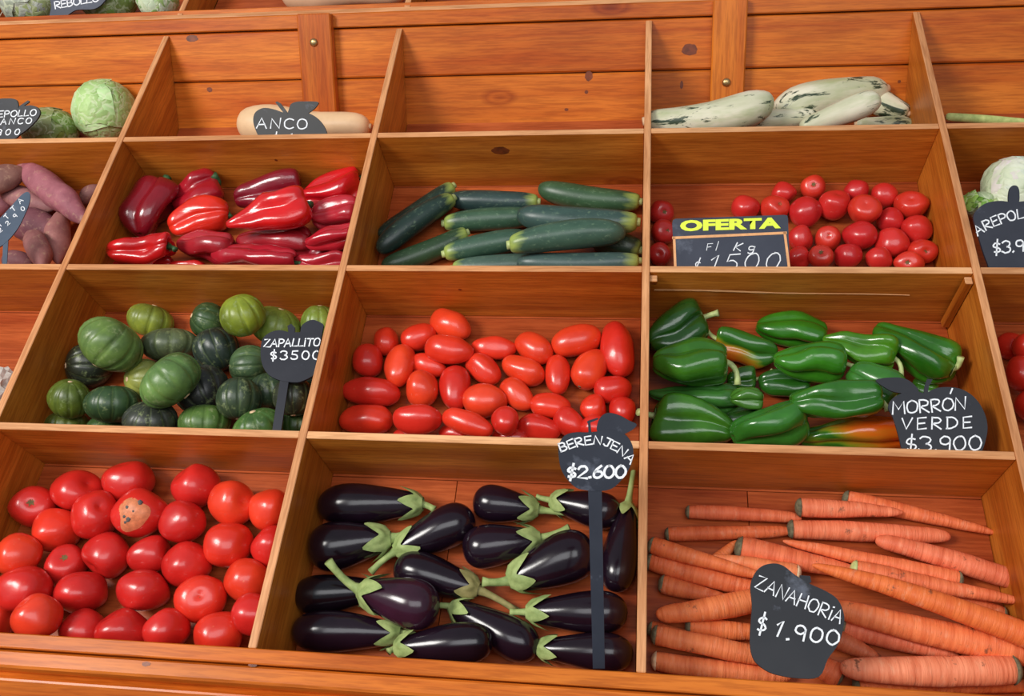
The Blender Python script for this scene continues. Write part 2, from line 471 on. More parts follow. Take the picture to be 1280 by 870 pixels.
for xa, xb, yy, bx, by in ((371, 413, 30, 392, 53), (891, 934, 30, 908, 103)):
    p = on_plane(xa, yy, Vector((0, WALLY - 0.024, 0)), wn); q = on_plane(xb, yy, Vector((0, WALLY - 0.024, 0)), wn)
    post = board('post', stand, (p.x, WALLY - 0.024, WB.z + 0.002), (q.x, WALLY + 0.0008 if False else WALLY, ZR1), M['plank_w'], 0.0025, frame=Matrix.Identity(4))
    c = on_plane(bx, by, Vector((0, WALLY - 0.025, 0)), wn)
    bm = bmesh.new()
    bmesh.ops.create_uvsphere(bm, u_segments=16, v_segments=8, radius=0.0085)
    for v in bm.verts: v.co.z = max(-0.0005, v.co.z * 0.62)
    for f in bm.faces: f.smooth = True
    me = bpy.data.meshes.new('bolt'); bm.to_mesh(me); bm.free()
    o = link('bolt_head', me, M['brass'], post, Matrix.Translation((c.x, WALLY - 0.0245, c.z)) @ Matrix.Rotation(math.radians(90), 4, 'X'))
    o['label'] = 'round worn brass bolt head'
# dark knots of the pine: flat ovals with a darker heart, on the board each belongs to
kids = list(stand.children)
def knot(x, y, p, n, a, b, on):
    best = None
    c = on_plane(x, y, p, n)
    for o in kids:
        if not o.name.startswith(on): continue
        d = (PW[o.name].translation - c)
        key = abs(d.z) + abs(d.y) + 0.2 * abs(d.x)
        if best is None or key < best[0]: best = (key, o)
    X = EU; Y = n.cross(X)
    mw = Matrix(((X.x, Y.x, n.x, c.x), (X.y, Y.y, n.y, c.y), (X.z, Y.z, n.z, c.z), (0, 0, 0, 1)))
    vs = []; fs = []; m = 20
    rr = random.Random(int(x))
    for k in range(m):
        t = 2 * math.pi * k / m; w = 1 + rr.uniform(-0.1, 0.1)
        vs.append(Vector((a * w * math.cos(t), b * w * math.sin(t), 0.0003)))
    fs.append(tuple(range(m)))
    me = bpy.data.meshes.new('knot'); me.from_pydata(vs, [], fs); me.update()
    link('knot', me, M['knot'], best[1], mw)
WPL = Vector((0, WALLY + 0.001, 0))
for x, y, a, b in ((736, 95, 0.008, 0.010), (733, 115, 0.0035, 0.0035), (862, 62, 0.015, 0.011), (240, 48, 0.013, 0.007), (262, 112, 0.006, 0.005), (852, 106, 0.003, 0.008), (1124, 102, 0.003, 0.003), (708, 137, 0.004, 0.003)):
    knot(x, y, WPL, wn, a, b, 'wall_plank')
vn = -(EV * DEP + EW * 0.009).normalized()
for x, y, a, b in ((626, 188, 0.017, 0.010), (345, 200, 0.003, 0.003), (575, 362, 0.003, 0.003), (1185, 170, 0.003, 0.003)):
    row = 3 if y < 300 else 2
    knot(x, y, FRAME @ Vector((0, VS[row] - TB, -0.0)), vn, a, b, 'cross_board')
for x, y, a, b in ((183, 830, 0.006, 0.003), (316, 831, 0.006, 0.003)):
    knot(x, y, FRAME @ Vector((0, -0.03, -0.003)), EW, a, b, 'front_trim')
# end panels carrying the stand down to the floor
for u in (u0 - 0.012, u1):
    pts = [(P0.y + 0.03, 0.0), (WALLY + 0.03, 0.0), (WALLY + 0.03, ZR1), (WALLY, ZT), (P0.y + 0.01, P0.z - 0.01)]
    me = prism_mesh('end_panel', pts, 0.012, 0, 0.001)
    link('end_panel', me, M['board_v'], stand, Matrix.Translation((u + 0.006, 0, 0)))

# upper stand standing on the same wall, only its front edge in view
O2 = Vector((0, WALLY + 0.002, ZR1 + 0.002))
FR2 = Matrix(((1, 0, 0, O2.x), (0, EV.y, EW.y, O2.y), (0, EV.z, EW.z, O2.z), (0, 0, 0, 1)))
upper = empty('upper_produce_stand', Matrix.Translation((0.25, O2.y + 0.3, 0)))
finish(upper, 'upper tier of bins behind the top rail, cut by the picture edge', 'display stand')
D2 = 0.085
US2 = [-1.003, on_plane(221, 10, O2, wn).x, on_plane(507, 4, O2, wn).x, on_plane(812, 2, O2, wn).x, 1.03, 1.497]
board('front_board', upper, (u0, 0.0, -D2 - 0.012), (u1, 0.012, 0.0), [M['board_u'], M['edge']], 0.001, 2, frame=FR2)
for u in US2:
    board('divider', upper, (u - TB, 0.0125, -D2), (u + TB, 0.34, 0.0), [M['board_v'], M['edge_v']], 0.001, 2, frame=FR2)
for i in range(5):
    board('floor_panel', upper, (US2[i] + TB + 0.0005, 0.0125, -D2 - 0.012), (US2[i + 1] - TB - 0.0005, 0.34, -D2), M['floor_u'], 0.001, frame=FR2)
    board('cross_board', upper, (US2[i] + TB + 0.0005, 0.3405, -D2 - 0.012), (US2[i + 1] - TB - 0.0005, 0.352, 0.03), M['board_u'], 0.001, frame=FR2)
PB = FR2 @ Vector((0, 0.35, -D2))
board('rear_support', upper, (u0, PB.y, 0.0), (u1, PB.y + 0.03, PB.z), M['board_w'], 0.001, frame=Matrix.Identity(4))

# ------------------------------------------------------------------ vegetable shapes
CX = (cam.matrix_world.to_3x3() @ Vector((1, 0, 0))).normalized()
CZ = (cam.matrix_world.to_3x3() @ Vector((0, 0, -1))).normalized()

def view_basis(c):
    d = (c - CAM).normalized()
    right = (CX - d * CX.dot(d)).normalized()
    toward = -d
    return right, toward.cross(right), toward

def smooth_profile(pts, n):
    """resample a list of (x, r) with a Catmull-Rom curve into n points"""
    P = [pts[0]] + list(pts) + [pts[-1]]
    out = []
    m = len(pts) - 1
    for k in range(n):
        t = k / (n - 1) * m
        i = min(int(t), m - 1); f = t - i
        p0, p1, p2, p3 = P[i], P[i + 1], P[i + 2], P[i + 3]
        q = []
        for c in range(2):
            q.append(0.5 * (2 * p1[c] + (p2[c] - p0[c]) * f + (2 * p0[c] - 5 * p1[c] + 4 * p2[c] - p3[c]) * f * f + (3 * p1[c] - p0[c] - 3 * p2[c] + p3[c]) * f ** 3))
        out.append((q[0], max(q[1], 0.0)))
    return out

def lathe(name, prof, L, R, seg=20, rings=18, lobes=0, lamp=0.0, lpow=1.0, bend=(0, 0), namp=0.0, nsc=2.0, seed=0, post=None, lend=(0.25, 1.0), phase=None):
    """body along +X from -L/2 to L/2; lobes notch the cross-section, bend bows it, noise dents it"""
    rr = random.Random(seed * 7919 + 13)
    ph = rr.random() * 6.283 if phase is None else phase
    off = Vector((rr.random() * 50, rr.random() * 50, rr.random() * 50))
    pr = smooth_profile(prof, rings)
    verts = []; faces = []
    def place(x, r, a, t):
        e = lend[0] + (lend[1] - lend[0]) * min(1, 4 * t * (1 - t)) if lobes else 0
        g = 1.0
        if lobes:
            cv = abs(math.cos(lobes * 0.5 * (a + ph)))
            g = 1 - lamp * e * (1 - cv ** lpow)
        rad = r * R * g
        p = Vector(((x - 0.5) * L, rad * math.cos(a), rad * math.sin(a)))
        if namp:
            n = nvec(p / R * nsc * 0.5 + off)
            p += n * namp * R * (0.35 + 0.65 * min(1, r * 1.5))
        b = 4 * x * (1 - x)
        p.y += bend[0] * b; p.z += bend[1] * b
        if post: p = post(p, x, a)
        return p
    verts.append(place(pr[0][0], 0, 0, 0))
    for i in range(1, rings - 1):
        x, r = pr[i]
        for j in range(seg): verts.append(place(x, r, 2 * math.pi * j / seg, i / (rings - 1)))
    verts.append(place(pr[-1][0], 0, 0, 1))
    for j in range(seg): faces.append((0, 1 + (j + 1) % seg, 1 + j))
    for i in range(rings - 3):
        a = 1 + i * seg; b = a + seg
        for j in range(seg): faces.append((a + j, a + (j + 1) % seg, b + (j + 1) % seg, b + j))
    last = len(verts) - 1; a = 1 + (rings - 3) * seg
    for j in range(seg): faces.append((a + j, a + (j + 1) % seg, last))
    me = bpy.data.meshes.new(name)
    me.from_pydata(verts, [], faces)
    me.polygons.foreach_set('use_smooth', [True] * len(me.polygons))
    me.update()
    return me

def tube(name, pts, radii, seg=8):
    verts = []; faces = []
    n = len(pts)
    for i, p in enumerate(pts):
        t = (pts[min(i + 1, n - 1)] - pts[max(i - 1, 0)]).normalized()
        s = t.cross(Vector((0.31, 0.52, 0.79))).normalized(); u = t.cross(s)
        for j in range(seg):
            a = 2 * math.pi * j / seg
            verts.append(p + (s * math.cos(a) + u * math.sin(a)) * radii[i])
    for i in range(n - 1):
        for j in range(seg): faces.append((i * seg + j, (i + 1) * seg + j, (i + 1) * seg + (j + 1) % seg, i * seg + (j + 1) % seg))
    faces.append(tuple(range(seg))); faces.append(tuple(range((n - 1) * seg, n * seg))[::-1])
    me = bpy.data.meshes.new(name); me.from_pydata(verts, [], faces)
    me.polygons.foreach_set('use_smooth', [True] * len(me.polygons)); me.update()
    return me

PROF = {
 'tomato': [(.04, 0), (.025, .12), (.006, .34), (.05, .66), (.2, .9), (.45, 1), (.7, .92), (.88, .69), (.97, .38), (1, 0)],
 'plum': [(0, 0), (.008, .2), (.05, .5), (.15, .78), (.32, .96), (.5, 1), (.68, .95), (.85, .74), (.95, .46), (.992, .2), (1, 0)],
 'squash_ball': [(.03, 0), (.02, .14), (.025, .32), (.09, .60), (.25, .88), (.5, 1), (.75, .88), (.91, .60), (.975, .32), (.985, .14), (.98, 0)],
 'eggplant': [(0, 0), (.0, .3), (.04, .46), (.14, .60), (.3, .76), (.5, .93), (.68, 1), (.83, .93), (.93, .70), (.985, .38), (1, 0)],
 'carrot': [(0, 0), (.0, .42), (.012, .72), (.05, .98), (.25, .95), (.5, .82), (.75, .64), (.90, .46), (.965, .30), (.995, .13), (1, 0)],
 'carrot_blunt': [(0, 0), (.0, .42), (.012, .72), (.05, .95), (.25, 1), (.5, .97), (.75, .86), (.90, .74), (.97, .52), (.997, .24), (1, 0)],
 'zucchini': [(0, 0), (.002, .3), (.012, .52), (.06, .72), (.2, .9), (.45, 1), (.7, 1), (.86, .88), (.95, .62), (.99, .32), (1, 0)],
 'pepper': [(.10, 0), (.05, .18), (.0, .42), (.0, .62), (.07, .9), (.25, 1), (.5, .96), (.75, .80), (.90, .58), (.97, .36), (.985, .16), (.955, 0)],
 'pepper_taper': [(.08, 0), (.03, .18), (.0, .40), (.01, .64), (.08, .92), (.22, 1), (.45, .9), (.7, .66), (.88, .42), (.97, .24), (1, .1), (.99, 0)],
 'sweet_potato': [(0, 0), (.012, .16), (.08, .5), (.25, .88), (.45, 1), (.65, .92), (.83, .64), (.94, .34), (.99, .14), (1, 0)],
 'striped': [(0, 0), (.005, .3), (.05, .68), (.18, .96), (.35, .98), (.55, .86), (.75, .74), (.9, .66), (.975, .44), (.998, .2), (1, 0)],
 'anco': [(0, 0), (.006, .35), (.06, .78), (.18, .99), (.32, .98), (.46, .80), (.62, .68), (.8, .68), (.92, .62), (.985, .36), (1, 0)],
}

_PR = {}
def prof_r(prof, t):
    key = (id(prof), round(t, 4))
    if key not in _PR: _PR[key] = _prof_r(prof, t)
    return _PR[key]
def _prof_r(prof, t):
    pts = smooth_profile(prof, 60)
    return min(pts, key=lambda q: abs(q[0] - t))[1] if 0.05 < t < 0.95 else 0.4

# ------------------------------------------------------------------ placing things in the bins
ITEMS = []
def add(kind, binid, geo, label, **kw):
    ITEMS.append(dict(kind=kind, bin=binid, geo=geo, label=label, **kw))

def shape_at(it, c):
    """size and axes of the thing when its middle is at world point c"""
    g = it['geo']
    depth = (c - CAM).dot(CZ)
    px = depth / FPX
    right, up, toward = view_basis(c)
    if len(g) == 4:                      # round: centre and extent in pixels
        return dict(mode='round', rx=g[2] / 2 * px, ry=g[3] / 2 * px, right=right, up=up, toward=toward)
    xa, ya, xb, yb, wd = g[:5]
    nrm = it.get('nrm', EW)
    A = on_plane(xa, ya, c, nrm); B = on_plane(xb, yb, c, nrm)
    ax = (B - A).normalized()
    r = wd / 2 * px
    sphi = min(0.85, abs(ax.dot(toward))); cphi = math.sqrt(1 - sphi * sphi)
    ext = math.hypot(xb - xa, yb - ya) * px / 2
    half = math.sqrt(max(ext * ext - r * r * sphi * sphi, (0.9 * r * cphi) ** 2)) / cphi
    z = (toward - ax * toward.dot(ax)).normalized()
    return dict(mode='long', r=r, half=half, ax=ax, y=z.cross(ax), z=z)

def spheres(it, c):
    s = shape_at(it, c)
    if s['mode'] == 'round':
        rx, ry = s['rx'], s['ry']; r = min(rx, ry)
        al = math.radians(it.get('ang', 0))
        if max(rx, ry) / r < 1.12: return [(c, 0.5 * (rx + ry))]
        ax = s['right'] if rx > ry else s['up']
        e = max(rx, ry) - r
        return [(c - ax * e, r), (c, r * 1.04), (c + ax * e, r)]
    out = []
    R, H = s['r'], s['half']
    n = max(3, min(14, int(math.ceil(3 * H / R))))
    pr = PROF[it.get('prof', it['kind'])] if it.get('prof', it['kind']) in PROF else None
    bd = it.get('bend', 0) * H
    for k in range(n):
        t = (k + 0.5) / n
        rr = R * (prof_r(pr, t) if pr else 1) * {'green_pepper': 1.02, 'red_pepper': 1.02, 'sweet_potato': 1.02}.get(it['kind'], 0.97)
        x = (-H + R * 0.8) + (2 * H - 1.6 * R) * t if n > 2 else (-0.4 + 0.8 * k) * H
        out.append((c + s['ax'] * x + s['y'] * bd * 4 * t * (1 - t), max(rr, 0.3 * R)))
    return out

def bounds(binid, w):
    i, r = binid
    vt = VS[r + 1] - TB if r < 3 else VB + math.tan(TH) * (w + DEP) - 0.004
    return US[i] + TB, US[i + 1] - TB, VS[r] + (TB if r else -0.002), vt

def clamp(binid, sph):
    """shift (uvw) that brings the spheres back inside the bin"""
    sh = Vector((0, 0, 0))
    lo = [0, 0, 0]; hi = [0, 0, 0]
    for p, r in sph:
        q = FINV @ p
        a, b, v0, v1 = bounds(binid, q.z)
        if q.z < 0.004:
            lo[0] = max(lo[0], a + r - q.x); hi[0] = max(hi[0], q.x + r - b)
            lo[1] = max(lo[1], v0 + r - q.y); hi[1] = max(hi[1], q.y + r - v1)
        lo[2] = max(lo[2], -DEP + r * 0.97 - q.z)
    for k in range(3):
        sh[k] = lo[k] - hi[k] if not (lo[k] and hi[k]) else (lo[k] - hi[k]) / 2
    return FRAME.to_3x3() @ sh

PLACED = {}
def settle():
    for it in ITEMS:
        g = it['geo']
        cx, cy = (g[0], g[1]) if len(g) == 4 else ((g[0] + g[2]) / 2, (g[1] + g[3]) / 2)
        d = raydir(cx, cy)
        others = PLACED.setdefault(it['bin'], [])
        tol = it.get('tol', 0.07)
        c = None
        w = -DEP + 0.012 + it.get('lift', 0)
        while w < 0.10:
            c0 = CAM + d * ((ORG + EW * w - CAM).dot(EW) / d.dot(EW))
            sp = spheres(it, c0)
            if min((FINV @ p).z - r for p, r in sp) < -DEP - 0.001: w += 0.003; continue
            sh = clamp(it['bin'], sp)
            c = c0 + sh
            sp = [(p + sh, r) for p, r in sp]
            bad = False
            for o in others:
                if (o['c'] - c).length > o['rad'] + 0.14: continue
                for p, r in sp:
                    for q, s in o['sph']:
                        if (p - q).length < (r + s) * (1 - tol): bad = True; break
                    if bad: break
                if bad: break
            if not bad: break
            w += 0.003
        it['c'] = c; it['sph'] = sp; it['rad'] = max((p - c).length + r for p, r in sp)
        others.append(it)
    # let close neighbours push each other a little apart
    for b, lst in PLACED.items():
        for o in lst: o['c0'] = o['c'].copy()
        for step in range(110):
            for o in lst: o['mv'] = Vector((0, 0, 0)); o['n'] = 0
            for i in range(len(lst)):
                for j in range(i + 1, len(lst)):
                    A, B = lst[i], lst[j]
                    if (A['c'] - B['c']).length > A['rad'] + B['rad']: continue
                    best = 0; dv = None
                    for p, r in A['sph']:
                        for q, s in B['sph']:
                            dd = p - q; pen = (r + s) * 1.0 - dd.length
                            if pen > best and dd.length > 1e-6: best = pen; dv = dd.normalized()
                    if dv is not None:
                        A['mv'] += dv * best * 0.5; B['mv'] -= dv * best * 0.5; A['n'] += 1; B['n'] += 1
            for o in lst:
                mv = o['mv'] * 0.6 if o['n'] < 2 else o['mv'] * 0.6 / math.sqrt(o['n'])
                back = (o['c0'] - o['c']); mv += back * 0.02
                if not o.get('fixed'):
                    sp = [(p + mv, r) for p, r in o['sph']]
                    mv += clamp(o['bin'], sp)
                    o['c'] = o['c'] + mv
                    o['sph'] = [(p + mv, r) for p, r in o['sph']]

def basis4(x, y, z, c):
    return Matrix(((x.x, y.x, z.x, c.x), (x.y, y.y, z.y, c.y), (x.z, y.z, z.z, c.z), (0, 0, 0, 1)))

ORDN = ['leftmost', 'second from left', 'third from left', 'fourth from left', 'fifth from left', 'sixth from left', 'seventh from left', 'eighth from left', 'ninth from left', 'tenth from left']
def ordinal(k, n):
    return 'rightmost' if k == n - 1 and n > 1 else ORDN[k]

# ------------------------------------------------------------------ what lies in the bins (pixels of the 1280 x 870 photograph)
TOMC = [s2l(228, 54, 36), s2l(214, 42, 36), s2l(234, 64, 38), s2l(208, 40, 36)]
G_TOM = 'round tomatoes in the lower left bin'
tom_rows = [
 ('back row', [(96.5, 617.5, 60, 51), (163, 606, 60, 51), (250, 605, 57, 56)]),
 ('second rearmost row', [(43, 633, 52, 51), (71, 665, 57, 50), (119, 647, 56, 56), (176.5, 644.5, 66, 61), (226, 655, 57, 53), (288, 631, 57, 54), (337, 636, 50, 52)]),
 ('middle row', [(26, 694, 53, 51), (83, 708, 50, 47), (135, 693, 55, 55), (183, 694, 54, 45), (232, 705, 57, 53), (285.5, 681, 60, 56), (337, 683, 46, 48)]),
 ('second front row', [(34.5, 737, 66, 56), (102, 740, 63, 50), (182, 737, 63, 53), (252.5, 747, 60, 57), (304.5, 726, 56, 56)]),
 ('front row', [(-4, 772, 52, 50), (47, 771, 60, 54), (105, 785, 57, 50), (157, 786, 65, 52), (211, 785, 53, 52), (272, 789, 60, 54), (316, 769, 50, 52)]),
]
for rn, row in tom_rows:
    for k, g in enumerate(row):
        lab = f'round tomato {ordinal(k, len(row))} in the {rn} of the lower left bin'
        if g[0] == 176.5: lab = 'round tomato with a pale rotten patch and grey mould spots'
        add('tomato', (1, 0), g, lab, cat='tomato', group=G_TOM, color=TOMC[(k * 3 + int(g[1])) % 4], rot=(g[0] == 176.5), scar=(g[0] in (96.5, 119, 83, 252.5, 43)))
# small red tomatoes behind the OFERTA sign
G_T2 = 'small tomatoes beside the offer sign'
t2_rows = [
 ('back row', [(979, 242, 31, 26), (1016, 232, 29, 31), (1071, 239, 31, 28), (1107, 245, 31, 30), (1140, 256, 40, 34)]),
 ('second rearmost row', [(932, 260, 32, 30), (969, 260, 35, 30), (1005, 265, 38, 38), (1043.5, 257, 39, 37), (1080, 264.5, 41, 36), (1111, 275, 31, 29), (1145, 286, 36, 33)]),
 ('second front row', [(1001, 300, 30, 32), (1035, 298, 31, 31), (1074, 294, 39, 35), (1114, 303, 39, 35), (1151, 314, 37, 30)]),
 ('front row', [(999, 322, 28, 28), (1026, 321, 30, 28), (1060, 318, 33, 30), (1099, 323, 33, 28), (1136, 328, 35, 26)]),
]
for rn, row in t2_rows:
    for k, g in enumerate(row):
        add('tomato', (3, 2), g, f'small tomato {ordinal(k, len(row))} in the {rn} beside the offer sign', cat='tomato', group=G_T2,
            color=s2l(*[(214, 46, 42), (224, 58, 42), (206, 40, 42)][k % 3]), scar=(k % 3 == 1))
for g, l in (((823, 318, 28, 29), 'front small tomato left of the offer sign, against the divider'),
             ((829, 290, 31, 31), 'middle small tomato left of the offer sign, its scar showing'),
             ((827, 265, 31, 29), 'rear small tomato left of the offer sign')):
    add('tomato', (3, 2), g, l, cat='tomato', group=G_T2, color=s2l(208, 48, 44), scar=True)
# plum tomatoes
G_PL = 'plum tomatoes in the middle bin'
def P(cx, cy, lo, sh, ang, lab, col=(222, 40, 26)):
    a = math.radians(ang); dx, dy = math.cos(a) * lo / 2, math.sin(a) * lo / 2
    add('plum', (2, 1), (cx - dx, cy - dy, cx + dx, cy + dy, sh), lab, cat='tomato', group=G_PL, color=s2l(*col))
pl = [
 ('back row', [(483, 426, 35, 31, 90), (524, 422, 44, 34, -20), (564, 405, 52, 36, 28), (617, 435, 56, 30, 2), (668, 436, 50, 35, 30), (720, 426, 62, 41, -15), (771, 436, 70, 42, 80)]),
 ('second rearmost row', [(460, 451, 41, 36, 80), (499.5, 457.5, 54, 38, 100), (536, 457, 46, 27, 15), (561, 438, 60, 35, 8), (604, 461, 48, 33, 38), (654, 462.5, 56, 33, 24), (697, 468.5, 48, 32, 88), (738, 460.5, 54, 40, -60)]),
 ('middle row', [(464, 490, 70, 37, 5), (527, 487, 44, 41, 90), (569, 485.5, 54, 38, 85), (606.5, 500, 54, 44, 2), (647, 493, 48, 32, 42), (688.5, 508, 50, 33, 6), (766, 487, 46, 33, -5)]),
 ('second front row', [(632, 526, 35, 32, 60), (711.5, 528, 42, 34, 42), (742, 511, 36, 33, 100), (778, 514, 36, 32, 80)]),
 ('front row', [(458, 525, 66, 37, 0), (522, 525, 60, 38, 3), (584, 529, 64, 30, 18), (674, 535, 54, 32, 12), (744, 534, 36, 30, 10)]),
]
low = [(568, 544, 40, 28, 5, 'plum tomato sunk behind the front board, stem scar up'), (638, 547, 46, 26, 4, 'plum tomato sunk behind the front board below a round one'),
       (512, 547, 44, 24, 0, 'sliver of a plum tomato low behind the front board')]
for cx, cy, lo, sh, ang, lab in low: P(cx, cy, lo, sh, ang, lab, (206, 44, 30))
for rn, row in pl:
    for k, g in enumerate(row):
        P(*g, f'plum tomato {ordinal(k, len(row))} in the {rn}', [(230, 56, 34), (218, 46, 34), (236, 68, 36)][(k + int(g[1])) % 3])
# right-hand tomatoes past the last divider
for g, l in (((1262, 432, 30, 34), 'dark red tomato highest beside the right divider'), ((1284, 436, 36, 36), 'orange-red tomato cut by the right picture edge'),
             ((1281, 468, 46, 44), 'large red tomato between two others past the right divider'), ((1292, 505, 40, 40), 'lowest red tomato at the right picture edge')):
    add('tomato', (4, 1), g, l, cat='tomato', group='tomatoes past the right divider', color=s2l(206, 44, 30))
# eggplants: calyx end, tip, width, end of stem
def b_(x, y): return (310 + x / 2.51, 530 + y / 2.51)
def E_(cal, tip, wd, stem, lab, bend=0.0, **kw):
    add('eggplant', (2, 0), (*b_(*cal), *b_(*tip), wd / 2.51), lab, cat='eggplant', group='eggplants in the lower middle bin', stem=b_(*stem) if stem else None, bend=bend,
        color=s2l(*kw.pop('col', (30, 17, 28))), **kw)
E_((955, 240), (1170, 285), 118, None, 'eggplant at the back behind the sign stick, stem left')
E_((540, 250), (222, 255), 132, (585, 268), 'eggplant at the back left, stem pointing right')
E_((470, 395), (708, 285), 135, (385, 465), 'tilted eggplant with its hooked stem at the lower left')
E_((440, 360), (193, 395), 152, (558, 330), 'eggplant whose pale stem crosses its tilted neighbour')
E_((395, 520), (135, 540), 122, None, 'dark eggplant against the left divider, its stem hidden', col=(24, 14, 22))
E_((470, 655), (140, 648), 132, (515, 658), 'eggplant in the front left corner with ragged calyx')
E_((640, 575), (905, 715), 128, (590, 570), 'eggplant slanting down behind the front middle one')
E_((470, 700), (768, 680), 130, (440, 715), 'front middle eggplant with bluish glint and calyx left')
E_((715, 520), (458, 445), 132, (845, 588), 'eggplant with dry brown stem pointing down right', drystem=True)
E_((355, 520), (598, 585), 158, (252, 430), 'purple eggplant on top, pale stem pointing up left', col=(58, 28, 44))
E_((905, 268), (706, 240), 118, (1035, 285), 'eggplant with big pale calyx left of the sign stick')
E_((825, 490), (1085, 385), 165, (735, 495), 'stout tilted eggplant with star calyx beside the sign stick')
E_((910, 360), (674, 395), 135, (1008, 325), 'eggplant with stem resting on the stout tilted one')
E_((1192, 255), (1150, 520), 112, (1215, 112), 'upright eggplant at the right divider, long stem up')
E_((880, 590), (1190, 590), 132, None, 'eggplant above the front right one, ragged calyx left')
E_((915, 705), (1208, 720), 120, None, 'front right eggplant behind the sign stick foot')
# carrots
def C_(x0, y0, x1, y1, wd, lab, crown='dark', prof='carrot', bend=0.0, col=(246, 132, 72), **kw):
    add('carrot', (3, 0), (x0, y0, x1, y1, wd), lab, cat='carrot', group='carrots in the lower right bin', crown=crown, prof=prof, bend=bend, color=s2l(*col), **kw)
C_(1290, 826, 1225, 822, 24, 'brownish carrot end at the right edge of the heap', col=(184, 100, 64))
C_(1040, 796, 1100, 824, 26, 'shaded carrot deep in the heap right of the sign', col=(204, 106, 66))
C_(1085, 857, 1290, 858, 24, 'frontmost long carrot sunk behind the front rail', prof='carrot_blunt')
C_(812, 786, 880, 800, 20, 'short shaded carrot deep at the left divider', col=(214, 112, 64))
C_(885, 710, 922, 676, 18, 'small carrot tip sticking up left of the heap', crown=None)
C_(860, 640, 999, 648, 18, 'thin carrot, upper of the two lying apart at upper left', prof='carrot_blunt', col=(238, 120, 76))
C_(834, 668, 988, 664, 18, 'thin carrot, lower of the two lying apart at upper left', prof='carrot_blunt', col=(234, 116, 66))
C_(1062, 622, 1234, 662, 22, 'tapered carrot farthest back at the right', col=(240, 126, 76))
C_(1000, 634, 1124, 640, 25, 'short pointed carrot with blue-grey crown at the back', col=(248, 138, 96))
C_(992, 662, 1180, 671, 25, 'straight carrot just below the pointed one at the back', prof='carrot_blunt', col=(244, 132, 90))
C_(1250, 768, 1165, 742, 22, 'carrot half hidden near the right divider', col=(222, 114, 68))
C_(1258, 722, 1104, 677, 27, 'blunt carrot with pale cut end by the right divider', crown='pale', prof='carrot_blunt', col=(244, 130, 90))
C_(1190, 723, 985, 677, 23, 'long slim carrot slanting down from the middle', prof='carrot', col=(246, 128, 78))
C_(925, 685, 1080, 718, 31, 'thick ringed carrot with greenish crown above the sign', prof='carrot', col=(240, 120, 76))
C_(996, 716, 890, 696, 22, 'carrot end cut flat just above the sign', crown='pale', prof='carrot', col=(248, 140, 86))
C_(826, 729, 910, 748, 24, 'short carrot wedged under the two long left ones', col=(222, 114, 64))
C_(860, 782, 960, 792, 24, 'carrot showing between the wide one and the front ones', prof='carrot_blunt')
C_(811, 700, 955, 738, 26, 'lower of the two parallel carrots at the left divider', prof='carrot_blunt', col=(240, 124, 72))
C_(813, 681, 958, 722, 22, 'upper of the two parallel carrots at the left divider', col=(244, 126, 70))
C_(990, 738, 821, 769, 30, 'wide carrot with rounded tip left of the sign', prof='carrot_blunt', bend=0.05, col=(248, 134, 76))
C_(818, 793, 985, 826, 26, 'second carrot from the front at the left divider', prof='carrot_blunt', col=(250, 138, 82))
C_(818, 826, 985, 846, 25, 'front left carrot with whitish crown', crown='pale', prof='carrot_blunt', col=(250, 140, 84))
C_(1076, 713, 1268, 749, 26, 'carrot with green sprout crossing toward the right divider', col=(244, 128, 80), crown='green')
C_(1056, 782, 1190, 818, 30, 'carrot with pale grey crown right of the sign', crown='dark', col=(240, 124, 84))
C_(1048, 845, 1000, 818, 32, 'carrot with dark crown facing out below the sign', col=(234, 116, 68))
C_(1282, 815, 1045, 760, 36, 'long thick carrot with cracked end at lower right', prof='carrot_blunt', col=(246, 132, 78))
C_(1290, 800, 1028, 711, 32, 'longest carrot, tapering up to the middle of heap', prof='carrot', bend=-0.03, col=(244, 124, 62))
C_(1262, 836, 1058, 834, 38, 'fattest carrot at front right with grey scaly crown', prof='carrot_blunt', bend=0.02, col=(250, 148, 106))
# round squashes
def Z_(cx, cy, w, h, col, lab, ang=0.0):
    add('zapallito', (1, 1), (cx, cy, w, h), lab, cat='squash', group='round green squashes', color=s2l(*col), ang=ang)
DK = (44, 56, 48); MD = (86, 122, 70); LT = (138, 150, 56); TL = (62, 86, 60)
Z_(84, 530, 48, 34, (88, 103, 39), 'olive squash sunk in the front left corner')
Z_(135, 535, 50, 34, (62, 90, 46), 'green squash sunk low behind the front board')
Z_(216, 538, 34, 30, (140, 148, 65), 'small pale squash low behind the front board')
Z_(374, 531, 46, 42, (56, 86, 40), 'green squash right of the sign stick foot')
Z_(367, 496, 50, 50, (52, 56, 42), 'dark squash behind the sign stick')
Z_(106, 457, 54, 56, (46, 52, 40), 'blackish scuffed squash against the left divider')
Z_(87, 500, 50, 48, (92, 109, 39), 'olive squash by the left divider near the front')
Z_(180, 473, 46, 50, (142, 148, 71), 'pale netted squash in the middle left')
Z_(259, 400, 42, 46, (62, 88, 51), 'dark squash with a yellow top at the back', 20)
Z_(188, 401, 56, 40, LT, 'yellowish green squash farthest back on the left', 15)
Z_(402, 396, 48, 44, (132, 154, 59), 'light green squash cut off by the right divider')
Z_(387, 490, 48, 44, TL, 'teal squash half hidden by the right divider')
Z_(345, 408, 62, 46, (126, 148, 60), 'light green squash right behind the sign', 15)
Z_(304, 395, 58, 52, (128, 142, 43), 'light green squash with stem scar at the back', -20)
Z_(311, 457, 48, 52, (78, 103, 67), 'grey-green squash touching the left of the sign')
Z_(337, 489, 48, 58, (58, 77, 53), 'ribbed squash left of the sign stick', 75)
Z_(141, 507, 68, 46, (52, 77, 45), 'wide dark green squash near the front left')
Z_(140, 433, 80, 62, (98, 125, 62), 'largest mid-green squash with a yellow patch', 35)
